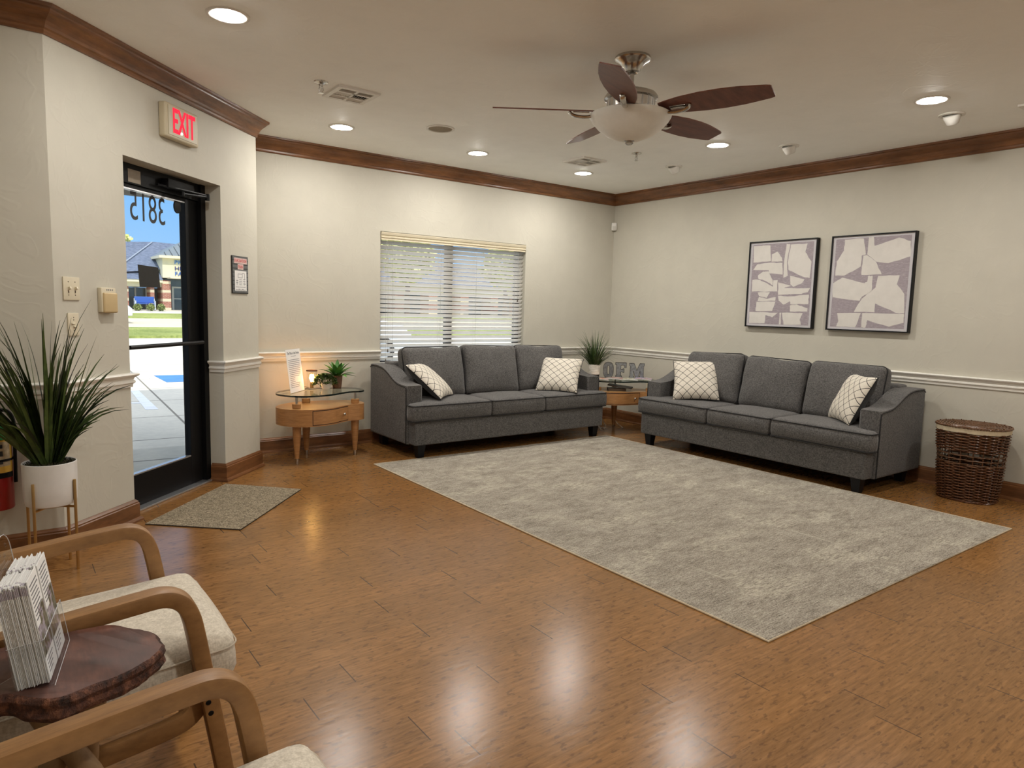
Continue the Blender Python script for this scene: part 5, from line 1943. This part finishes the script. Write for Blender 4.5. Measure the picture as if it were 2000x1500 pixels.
# ------------------------------------------------------------------ tall plant and extinguisher
PX, PY = -5.533, -2.02
pp = thing('potted_plant', 'tall spiky green floor plant in a white pot left of the entrance', 'potted plant', (PX, PY, 0))
bm = bm_new()
lathe(bm, [(0, 0.305), (0.085, 0.305), (0.098, 0.312), (0.104, 0.330), (0.106, 0.40), (0.107, 0.503), (0.1045, 0.5045), (0.101, 0.503), (0.100, 0.485), (0, 0.485)], 48)
mk('pot', bm, M_CERAM, pp, True)
bm = bm_new()
rnd = random.Random(31)
ringv = []
for i in range(7):
    r = 0.099 * i / 6
    row = []
    for k in range(32 if i else 1):
        a = 2 * PI * k / 32
        row.append(bm.verts.new((r * math.cos(a), r * math.sin(a), 0.489 + 0.008 * noise.noise(Vector((r * 30 * math.cos(a), r * 30 * math.sin(a), 1))) + 0.006 * (1 - i / 6))))
    ringv.append(row)
for i in range(6):
    for k in range(32):
        k2 = (k + 1) % 32
        if i == 0:
            bm.faces.new((ringv[0][0], ringv[1][k], ringv[1][k2]))
        else:
            bm.faces.new((ringv[i][k], ringv[i][k2], ringv[i + 1][k2], ringv[i + 1][k]))
for k in range(420):
    a = rnd.uniform(0, 2 * PI); r = 0.095 * math.sqrt(rnd.random())
    p = Vector((r * math.cos(a), r * math.sin(a), 0.492))
    d = Vector((rnd.uniform(-1, 1), rnd.uniform(-1, 1), rnd.uniform(0.4, 1.4))).normalized()
    leaf_strip(bm, [p, p + d * 0.008, p + d * 0.014], [0.0012, 0.0022, 0.0003], (rnd.uniform(-1, 1), rnd.uniform(-1, 1), 0.3), 0.1)
mk('moss', bm, M_SOIL, pp, True)
bm = bm_new()
# tufts: groups of blades fanning out together
tufts = [(0.13, 0.3, 1.0), (0.20, 3.0, 1.0), (0.40, 0.3, 0.80), (0.55, 0.0, 0.74), (0.30, 5.6, 0.9), (0.62, 3.2, 0.95), (0.38, 2.7, 1.0), (0.50, 5.9, 0.72), (0.50, 3.9, 0.9), (0.10, 4.7, 0.9), (0.36, 1.2, 0.9), (0.72, 3.5, 0.9), (0.26, 3.3, 1.08), (0.24, 0.0, 0.95)]
for lean_, az, kl in tufts:
    for k in range(12):
        le = max(0.0, lean_ * 0.86 + rnd.uniform(-0.14, 0.10))
        a2 = az + rnd.uniform(-0.42, 0.42)
        L = rnd.uniform(0.36, 0.74) * (1.06 - 0.48 * le)
        if k % 4 == 0:
            L = min(0.82, L * 1.15)
        L *= kl
        droop = rnd.uniform(0.0, 0.42) * (0.4 + le)
        b = 0.05
        pts, ws = [], []
        w = rnd.uniform(0.0065, 0.0098)
        for s in range(9):
            u = s / 8
            an = le + droop * u ** 2.5
            r = L * u * math.sin(an)
            z = L * u * math.cos(an)
            x_, y_ = b * le * 1.2 * math.cos(az) + r * math.cos(a2) + 0.012 * math.cos(k), b * le * 1.2 * math.sin(az) + r * math.sin(a2) * 0.72 + 0.012 * math.sin(k * 2)
            y_ = min(y_, 0.20, x_ + 0.30)
            if x_ < -0.09 and z < 0.42:
                y_ = min(y_, 0.07)
            pts.append((x_, y_, 0.487 + z))
            ws.append(w * (0.7 + 0.5 * math.sin(u * PI * 0.75)) * (1 - u ** 2.2) + 0.0005)
        leaf_strip(bm, pts, ws, (math.cos(a2 + 0.3), math.sin(a2 + 0.3), 0.35), 0.28)
mk('leaves', bm, leaf_mat('yucca_green', srgb(20, 32, 20), srgb(78, 96, 46), 0.4), pp, True)
bm = bm_new()
legs = [(0.112 * math.cos(math.radians(a)), 0.112 * math.sin(math.radians(a))) for a in (-38, 52, 142, 232)]
for x, y in legs[:0]:
    pass
mk_legs = []
bm.free()
for x, y in legs:
    bm = bm_new()
    rbox(bm, x - 0.006, x + 0.006, y - 0.006, y + 0.006, 0.0, 0.425, 0.002, 2)
    mk('stand_leg', bm, M_GOLD, pp, True)
bm = bm_new()
for i in (0, 1):
    a, b = legs[i], legs[i + 2]
    tube(bm, [(a[0], a[1], 0.298), (b[0], b[1], 0.298)], 0.006, 8)
mk('cross_bar', bm, M_GOLD, pp, True)

fe = thing('fire_extinguisher', 'red fire extinguisher with a yellow and green label at the left edge', 'fire extinguisher', (-5.728, -1.863, 0.275))
bm = bm_new()
lathe(bm, [(0, 0), (0.058, 0.0), (0.062, 0.006), (0.0625, 0.37), (0.055, 0.40), (0.03, 0.425), (0.018, 0.435), (0, 0.435)], 36)
mk('cylinder', bm, simple('extinguisher_red', srgb(136, 22, 22), 0.3, var=0.05), fe, True)
def band(z0, z1, a0, a1, mat, name, r=0.0632, par=None):
    b = bm_new()
    n = 18
    A_ = [(b.verts.new((r * math.cos(a0 + (a1 - a0) * k / n), r * math.sin(a0 + (a1 - a0) * k / n), z0)), b.verts.new((r * math.cos(a0 + (a1 - a0) * k / n), r * math.sin(a0 + (a1 - a0) * k / n), z1))) for k in range(n + 1)]
    for k in range(n):
        b.faces.new((A_[k][0], A_[k + 1][0], A_[k + 1][1], A_[k][1]))
    return mk(name, b, mat, par or fe, True)
band(0.175, 0.325, -PI, -0.35, simple('label_yellow', srgb(206, 160, 60), 0.5), 'yellow_label')
lb = band(0.205, 0.318, -PI * 0.9, -0.62, simple('label_tan', srgb(170, 150, 120), 0.5, scale=60, var=0.3), 'pictogram_panel', 0.0636)
band(0.150, 0.175, -PI, -0.35, M_BLACK, 'black_label_band', 0.0634)
band(0.326, 0.40, -PI * 0.9, -0.9, simple('label_green', srgb(60, 150, 84), 0.5, scale=80, var=0.25), 'green_tag', 0.0655)
for z0, z1 in ((0.215, 0.232), (0.252, 0.275), (0.288, 0.305)):
    band(z0, z1, -1.9, -1.15, M_INK, 'pictogram', 0.0640, lb)
bm = bm_new()
lathe(bm, [(0.0635, 0.226), (0.066, 0.227), (0.066, 0.236), (0.0635, 0.237)], 36)
box(bm, -0.02, 0.02, 0.06, 0.07, 0.15, 0.32)
mk('wall_bracket', bm, M_BLACK, fe, True)
bm = bm_new()
rbox(bm, -0.014, 0.014, -0.02, 0.02, 0.43, 0.475, 0.004)
rbox(bm, -0.010, 0.010, -0.11, 0.02, 0.470, 0.480, 0.003)
rbox(bm, -0.010, 0.010, -0.10, 0.02, 0.492, 0.502, 0.003)
mk('valve_handle', bm, M_BLACK, fe, True)
bm = bm_new()
tube(bm, smooth_path([(0.012, 0, 0.455), (0.05, -0.01, 0.45), (0.072, -0.02, 0.40), (0.071, -0.02, 0.25), (0.069, -0.02, 0.12)], 6), 0.008, 8)
mk('hose', bm, M_BLACK, fe, True)

# ------------------------------------------------------------------ outside
def ground_mat(name, dark, light, scale, bump=0.2, rough=0.9):
    t = NT(name)
    v = t.coords()
    a = t.noise(v, scale, 6, 0.65)
    b = t.noise(v, 0.35, 3)
    c = t.ramp(t.math('ADD', t.math('MULTIPLY', a, 0.6), t.math('MULTIPLY', b, 0.4)), [(0.35, dark), (0.65, light)])
    t.bsdf(c, rough, 0, t.bump(a, bump, 0.01), 0.2)
    return t.m
def concrete():
    t = NT('concrete_slabs')
    v = t.coords()
    a = t.noise(v, 14, 6, 0.65)
    b = t.noise(v, 0.5, 3)
    c = t.ramp(t.math('ADD', t.math('MULTIPLY', a, 0.5), t.math('MULTIPLY', b, 0.5)), [(0.35, srgb(196, 193, 182)), (0.65, srgb(218, 214, 200))])
    br = t.n('ShaderNodeTexBrick')
    br.offset = 0.0
    br.inputs['Scale'].default_value = 1.0
    br.inputs['Mortar Size'].default_value = 0.014
    br.inputs['Brick Width'].default_value = 4.2
    br.inputs['Row Height'].default_value = 1.45
    br.inputs['Color1'].default_value = (1, 1, 1, 1)
    br.inputs['Color2'].default_value = (0.97, 0.97, 0.97, 1)
    br.inputs['Mortar'].default_value = (0.35, 0.34, 0.33, 1)
    t.l(t.coords(rot=(0, 0, math.radians(3))), br.inputs['Vector'])
    t.bsdf(t.mix(1.0, c, br.outputs['Color'], 'MULTIPLY'), 0.85, 0, None, 0.2)
    return t.m
M_CONC = concrete()
M_LAWN = ground_mat('lawn_grass', srgb(104, 120, 60), srgb(168, 176, 104), 9, 0.5, 1.0)
M_ROAD = ground_mat('road_surface', srgb(190, 182, 160), srgb(214, 206, 184), 6)
def strip_obj(name, rows, mat, kind='structure', label=None, cat=None):
    bm = bm_new()
    prev = None
    for y, z in rows:
        cur = (bm.verts.new((-60, y, z)), bm.verts.new((110, y, z)))
        if prev:
            bm.faces.new((prev[0], prev[1], cur[1], cur[0]))
        prev = cur
    o = mk(name, bm, mat)
    o['kind'] = kind
    if label:
        tag(o, label, cat)
    return o
strip_obj('parking_lot', [(-8, -0.13), (0.75, -0.12), (21.3, -0.12)], M_CONC)
bm = bm_new()
pts = [tuple(DP(-0.6, 0.24)[:2]), tuple(DP(2.6, 0.24)[:2]), (-2.6, 0.70), (-9.0, 0.82), (-9.0, -1.2)]
prism(bm, [(DP(-1.2, 0.1).x, DP(-1.2, 0.1).y), (DP(1.9, 0.1).x, DP(1.9, 0.1).y), (-3.9, 0.17), (2.0, 0.17), (2.0, 0.68), (-4.39, 0.73), (-9.0, 0.90), (-9.0, -1.2)], -0.12, -0.02)
struct('entrance_walk', bm, M_CONC)
strip_obj('lawn', [(21.3, -0.12), (21.32, -0.03), (27.9, 0.03)], M_LAWN)
strip_obj('road', [(27.9, 0.0), (37.7, 0.17)], M_ROAD)
strip_obj('far_lawn', [(37.7, 0.17), (37.75, 0.22), (43.7, 0.36)], M_LAWN)
strip_obj('far_walk', [(43.7, 0.36), (49.0, 0.51), (120, 0.6)], M_CONC)

M_BLUEP = simple('blue_paint', srgb(70, 130, 196), 0.8, scale=4, var=0.15)
M_WHITEP = simple('white_road_paint', srgb(222, 226, 230), 0.8, scale=6, var=0.08)
def ground_poly(name, pts, z, mat, label, cat, group=None):
    bm = bm_new()
    prism(bm, pts, z - 0.003, z)
    o = mk(name, bm, mat)
    tag(o, label, cat, group)
    return o
ground_poly('accessible_parking_marking', [(-3.50, 8.0), (-1.6, 7.75), (-1.8, 6.65), (-3.50, 6.80)], -0.116, M_BLUEP, 'blue painted accessible parking marking on the concrete outside the door', 'parking marking')
ground_poly('parking_stripe', [(-4.16, 5.86), (-4.06, 5.80), (-4.14, 3.72), (-4.28, 3.74)], -0.116, M_WHITEP, 'white painted parking stripe slanting nearest the glass door', 'parking stripe')
ground_poly('parking_stripe', [(-3.66, 8.05), (-3.56, 8.02), (-3.52, 6.76), (-3.62, 6.78)], -0.1155, M_WHITEP, 'white painted stripe along the edge of the blue marking', 'parking stripe')
ground_poly('parking_stripe', [(-4.75, 4.70), (-4.22, 4.45), (-4.22, 4.35), (-4.75, 4.58)], -0.1165, M_WHITEP, 'thin white painted stripe left of the slanting one', 'parking stripe')

# building across the road
M_BRICK = None
def brick():
    t = NT('red_brick_banded')
    br = t.n('ShaderNodeTexBrick')
    br.inputs['Scale'].default_value = 1.0
    br.inputs['Brick Width'].default_value = 0.22
    br.inputs['Row Height'].default_value = 0.085
    br.inputs['Mortar Size'].default_value = 0.008
    br.inputs['Color1'].default_value = srgb(150, 82, 66)
    br.inputs['Color2'].default_value = srgb(178, 112, 92)
    br.inputs['Mortar'].default_value = srgb(196, 182, 166)
    v = t.coords(rot=(math.radians(-90), 0, 0))
    t.l(v, br.inputs['Vector'])
    tc = t.n('ShaderNodeTexCoord')
    sp = t.n('ShaderNodeSeparateXYZ')
    t.l(tc.outputs['Object'], sp.inputs[0])
    f = t.math('FRACT', t.math('MULTIPLY', sp.outputs['Z'], 1 / 0.62))
    band_ = t.math('LESS_THAN', f, 0.30)
    c = t.mix(band_, br.outputs['Color'], srgb(222, 208, 178))
    t.bsdf(c, 0.9)
    return t.m
M_BRICK = brick()
M_CREAMW = simple('cream_stucco', srgb(232, 222, 188), 0.9, scale=3, var=0.05)
M_FASCIA = simple('cream_fascia', srgb(226, 218, 190), 0.7, var=0.04)
def shingle():
    t = NT('blue_grey_shingle')
    v = t.coords(scale=(1, 2.5, 2.5))
    a = t.noise(v, 4, 5)
    c = t.ramp(a, [(0.35, srgb(78, 90, 112)), (0.65, srgb(112, 124, 146))])
    t.bsdf(c, 0.9)
    return t.m
M_SHING = shingle()
M_SEAM = simple('standing_seam_metal', srgb(110, 122, 128), 0.45, 0.3, scale=3, var=0.1)
M_DARKG = simple('dark_shop_glass', srgb(84, 98, 102), 0.08, spec=0.6, scale=1, var=0.4)
FY, FZ = 48.6, 0.5
bd = thing('shop_building', 'brick and cream shop building with blue grey roofs across the road', 'building', (0, FY, FZ))
bm = bm_new()
box(bm, -18, 3.76, 2.0, 20, 0, 1.56)
box(bm, 3.76, 9.2, 1.2, 20, 0, 2.3)
box(bm, 9.2, 60, 2.0, 20, 0, 1.9)
mk('shop_front', bm, M_DARKG, bd)
bm = bm_new()
for x in list(range(-17, 1, 3)):
    box(bm, x, x + 0.55, 0.4, 2.0, 0, 1.62)
for x0, x1 in ((1.36, 1.62), (2.98, 3.24), (3.70, 4.24), (8.6, 9.2)):
    box(bm, x0, x1, 0.0 if x0 > 3.5 else 0.4, 2.0, 0, 2.1 if x0 > 3.5 else 1.62)
x = 12.0
while x < 60:
    box(bm, x, x + 0.9, 0.4, 2.0, 0, 1.95)
    x += 3.4
mk('brick_piers', bm, M_BRICK, bd)
bm = bm_new()
box(bm, -18, 3.72, 0.3, 2.2, 1.62, 2.06)
box(bm, 9.2, 60, 0.3, 2.2, 1.95, 2.5)
box(bm, 3.76, 9.2, 0.1, 8, 2.3, 3.68)
mk('upper_wall', bm, M_CREAMW, bd)
bm = bm_new()
box(bm, 3.5, 9.5, -0.3, 8.3, 3.68, 3.86)
box(bm, -18, 3.74, -0.05, 2.3, 1.94, 2.12)
box(bm, 4.05, 8.4, -1.0, 0.2, 2.25, 2.36)
mk('fascia', bm, M_FASCIA, bd)
def quad(bm, pts, mi=0):
    f = bm.faces.new([bm.verts.new(p) for p in pts])
    f.material_index = mi
bm = bm_new()
quad(bm, [(-18, -0.1, 2.12), (3.74, -0.1, 2.12), (3.74, 5.5, 4.55), (2.6, 5.5, 4.55), (-18, 5.5, 4.55)])
quad(bm, [(0.6, 0.6, 2.5), (3.76, 1.0, 2.9), (4.6, 6.0, 5.15), (4.1, 6.4, 5.15)])
quad(bm, [(-18, 5.0, 3.0), (0.8, 5.0, 3.0), (4.6, 8, 5.35), (-18, 8, 3.9)])
quad(bm, [(4.6, 8.0, 5.35), (0.8, 5.0, 3.0), (8, 5, 3.4), (9, 8, 5.2)])
quad(bm, [(9.2, -0.1, 2.5), (60, -0.1, 2.5), (60, 8, 5.2), (9.2, 8, 5.2)])
rf = mk('shingle_roof', bm, M_SHING, bd)
bm = bm_new()
tube(bm, [(0.7, 0.5, 2.62), (4.15, 6.3, 5.2)], 0.05, 5)
mk('ridge_cap', bm, simple('pale_ridge', srgb(150, 160, 174), 0.7), rf)
bm = bm_new()
quad(bm, [(3.5, -0.3, 3.86), (9.5, -0.3, 3.86), (6.5, 4.0, 5.6)])
quad(bm, [(3.5, -0.3, 3.86), (6.5, 4.0, 5.6), (3.5, 8.3, 3.86)])
quad(bm, [(9.5, -0.3, 3.86), (9.5, 8.3, 3.86), (6.5, 4.0, 5.6)])
tw = mk('tower_roof', bm, M_SEAM, bd)
bm = bm_new()
for k in range(1, 14):
    u = k / 14
    a = Vector((3.5 + 6 * u, -0.32, 3.88))
    apex = Vector((6.5, 4.0, 5.62))
    hfrac = 1 - abs(2 * u - 1)
    b = Vector((a.x, -0.3 + 4.3 * hfrac, 3.88 + 1.74 * hfrac))
    tube(bm, [a, b], 0.025, 4)
mk('roof_seams', bm, simple('dark_seam', srgb(60, 70, 76), 0.5), tw)
bm = bm_new()
for a in ((-18, 3.7),):
    pass
for x0, x1 in ((1.62, 1.72), (2.2, 2.3), (2.9, 2.98), (4.5, 4.64), (5.5, 5.62), (4.64, 5.5)):
    z1 = 1.56 if x0 < 3.5 else 1.72
    if x1 - x0 > 0.5:
        box(bm, x0, x1, 1.1, 1.2, 1.6, 1.72)
        box(bm, x0, x1, 1.1, 1.2, 0.8, 0.86)
    else:
        box(bm, x0, x1, 1.1 if x0 > 3.5 else 1.9, 1.22 if x0 > 3.5 else 2.02, 0, z1)
mk('door_frames', bm, simple('pale_door_frame', srgb(190, 194, 190), 0.5), bd)
for body, z, col in (('PRI', 3.42, srgb(84, 140, 206)), ('HEA', 2.98, srgb(40, 54, 120)), ('FAM', 2.60, srgb(60, 110, 190))):
    bm = text_mesh(body, 0.40, 'LEFT', 0.03)
    bmesh.ops.transform(bm, matrix=frame_mtx((4.52, 0.06, z), (1.15, 0, 0), (0, 0, 1), (0, -1, 0)), verts=bm.verts)
    mk('sign_letters', bm, simple('sign_blue', col, 0.5), bd)

t = thing('bench', 'blue bench with white frame in front of the shop building', 'bench', (2.42, FY - 0.9, 0.5))
bm = bm_new()
rbox(bm, -0.62, 0.62, -0.22, 0.22, 0.40, 0.46, 0.02)
mk('seat', bm, simple('bench_blue', srgb(52, 96, 178), 0.5), t)
bm = bm_new()
rbox(bm, -0.62, 0.62, 0.2, 0.25, 0.48, 0.92, 0.02)
mk('backrest', bm, simple('bench_blue', srgb(52, 96, 178), 0.5), t)
for x in (-0.6, 0.6):
    bm = bm_new()
    rbox(bm, x - 0.04, x + 0.04, -0.24, -0.18, 0, 0.62, 0.01)
    rbox(bm, x - 0.04, x + 0.04, 0.2, 0.26, 0, 0.80, 0.01)
    rbox(bm, x - 0.04, x + 0.04, -0.24, 0.26, 0.58, 0.64, 0.01)
    mk('frame', bm, simple('bench_white', srgb(206, 214, 224), 0.5), t)
M_BUSH = leaf_mat('bush_green', srgb(96, 116, 60), srgb(176, 184, 120), 0.7)
def foliage_ball(bm, n, rx, ry, rz, cz, size, rnd):
    for k in range(n):
        d = Vector((rnd.gauss(0, 1), rnd.gauss(0, 1), rnd.gauss(0, 1))).normalized()
        r = rnd.uniform(0.55, 1.0) ** 0.5
        lump = 0.8 + 0.35 * noise.noise(d * 2.3)
        p = Vector((d.x * rx * r * lump, d.y * ry * r * lump, cz + d.z * rz * r * lump))
        q = Vector((rnd.uniform(-1, 1), rnd.uniform(-1, 1), rnd.uniform(-1, 1))).normalized()
        leaf_strip(bm, [p, p + q * size * 0.5, p + q * size], [size * 0.1, size * 0.36, size * 0.05], (rnd.uniform(-1, 1), rnd.uniform(-1, 1), 1), 0.1)
rnd = random.Random(77)
for i, (x, lab) in enumerate(((1.86, 'round green bush left of the blue bench'), (2.66, 'round green bush in front of the blue bench'), (3.30, 'round green bush right of the blue bench'))):
    bm = bm_new()
    foliage_ball(bm, 420, 0.26, 0.26, 0.24, 0.22, 0.12, rnd)
    o = mk('bush', bm, M_BUSH)
    o.location = (x, FY - 1.6, 0.48)
    tag(o, lab, 'bush', 'bushes along the shop front')
def tree(x, y, z, h, r, label, n=1600, leaf=0.5):
    t = thing('tree', label, 'tree', (x, y, z), 0, 'trees behind the shop building')
    bm = bm_new()
    tube(bm, smooth_path([(0, 0, 0), (0.1, 0.1, h * 0.3), (0, 0, h * 0.6), (0.2, 0, h * 0.8)], 5), [0.25 - 0.008 * i for i in range(16)], 8)
    for k in range(5):
        a = k * 1.26
        tube(bm, [(0, 0, h * 0.45), (r * 0.4 * math.cos(a), r * 0.4 * math.sin(a), h * 0.65), (r * 0.75 * math.cos(a), r * 0.75 * math.sin(a), h * 0.78)], [0.1, 0.06, 0.02], 6)
    mk('trunk', bm, simple('bark_brown', srgb(92, 76, 60), 0.9), t, True)
    bm = bm_new()
    foliage_ball(bm, n, r, r, h * 0.33, h * 0.68, leaf, rnd)
    mk('crown', bm, leaf_mat('tree_leaves', srgb(170, 180, 96), srgb(240, 236, 170), 0.7), t, True)
tree(2.1, 72.0, 0.5, 9.0, 3.2, 'yellow green tree rising behind the roof seen through the door')
tree(21.0, 44.5, 0.4, 7.0, 2.6, 'yellow green tree seen through the left of the window blind', 1800)
tree(30.5, 44.0, 0.4, 6.5, 2.4, 'yellow green tree seen through the middle of the window blind', 1800)
tree(38.5, 44.5, 0.4, 7.0, 2.6, 'yellow green tree seen through the right of the window blind', 1800)

def car(x, y, z, rz, label, mat):
    t = thing('car', label, 'car', (x, y, z), rz, 'white cars outside')
    bm = bm_new()
    sec = [(-2.2, 0.35), (-2.25, 0.70), (-2.1, 0.95), (-1.6, 1.0), (-1.0, 1.42), (0.45, 1.45), (1.05, 1.05), (1.95, 0.92), (2.2, 0.70), (2.2, 0.35)]
    m = frame_mtx((0, 0, 0), (1, 0, 0), (0, 0, 1), (0, -1, 0))
    b2 = bm_new()
    prism(b2, sec, -0.86, 0.86, mtx=m)
    for v in b2.verts:
        if v.co.z > 1.2:
            v.co.y *= 0.80
    bmesh.ops.bevel(b2, geom=b2.edges[:], offset=0.07, segments=2, profile=0.6, affect='EDGES', clamp_overlap=True)
    mk('body', b2, mat, t, True)
    for s in (-1, 1):
        bm = bm_new()
        for win_ in ([(-1.45, 1.03), (-0.95, 1.36), (-0.32, 1.38), (-0.32, 1.03)], [(-0.24, 1.03), (-0.24, 1.38), (0.40, 1.38), (0.86, 1.06)]):
            vs = [bm.verts.new((xx, s * (0.875 - (zz - 1.0) * 0.42), zz)) for xx, zz in win_]
            bm.faces.new(vs)
        mk('side_windows', bm, M_DARKG, t)
    for xx in (-1.35, 1.4):
        for s in (-1, 1):
            bm = bm_new()
            lathe(bm, [(0, -0.1), (0.30, -0.1), (0.33, -0.07), (0.33, 0.07), (0.30, 0.1), (0, 0.1)], 24, mtx=frame_mtx((xx, s * 0.80, 0.33), (1, 0, 0), (0, 0, 1), (0, 1, 0)))
            w_ = mk('wheel', bm, M_BLACK, t, True)
            bm = bm_new()
            lathe(bm, [(0, 0.012), (0.19, 0.01), (0.20, 0.0)], 20, mtx=frame_mtx((xx, s * 0.905, 0.33), (1, 0, 0), (0, 0, 1), (0, s, 0)))
            mk('hubcap', bm, M_ALU, w_, True)
M_CARW = simple('white_car_paint', srgb(220, 226, 232), 0.2, var=0.02)
car(-2.75, 32.5, 0.08, 0, 'white car on the road at the left edge of the door glass', M_CARW)
car(-0.05, 9.6, -0.12, 0.0, 'white car parked outside the left part of the window', M_CARW)
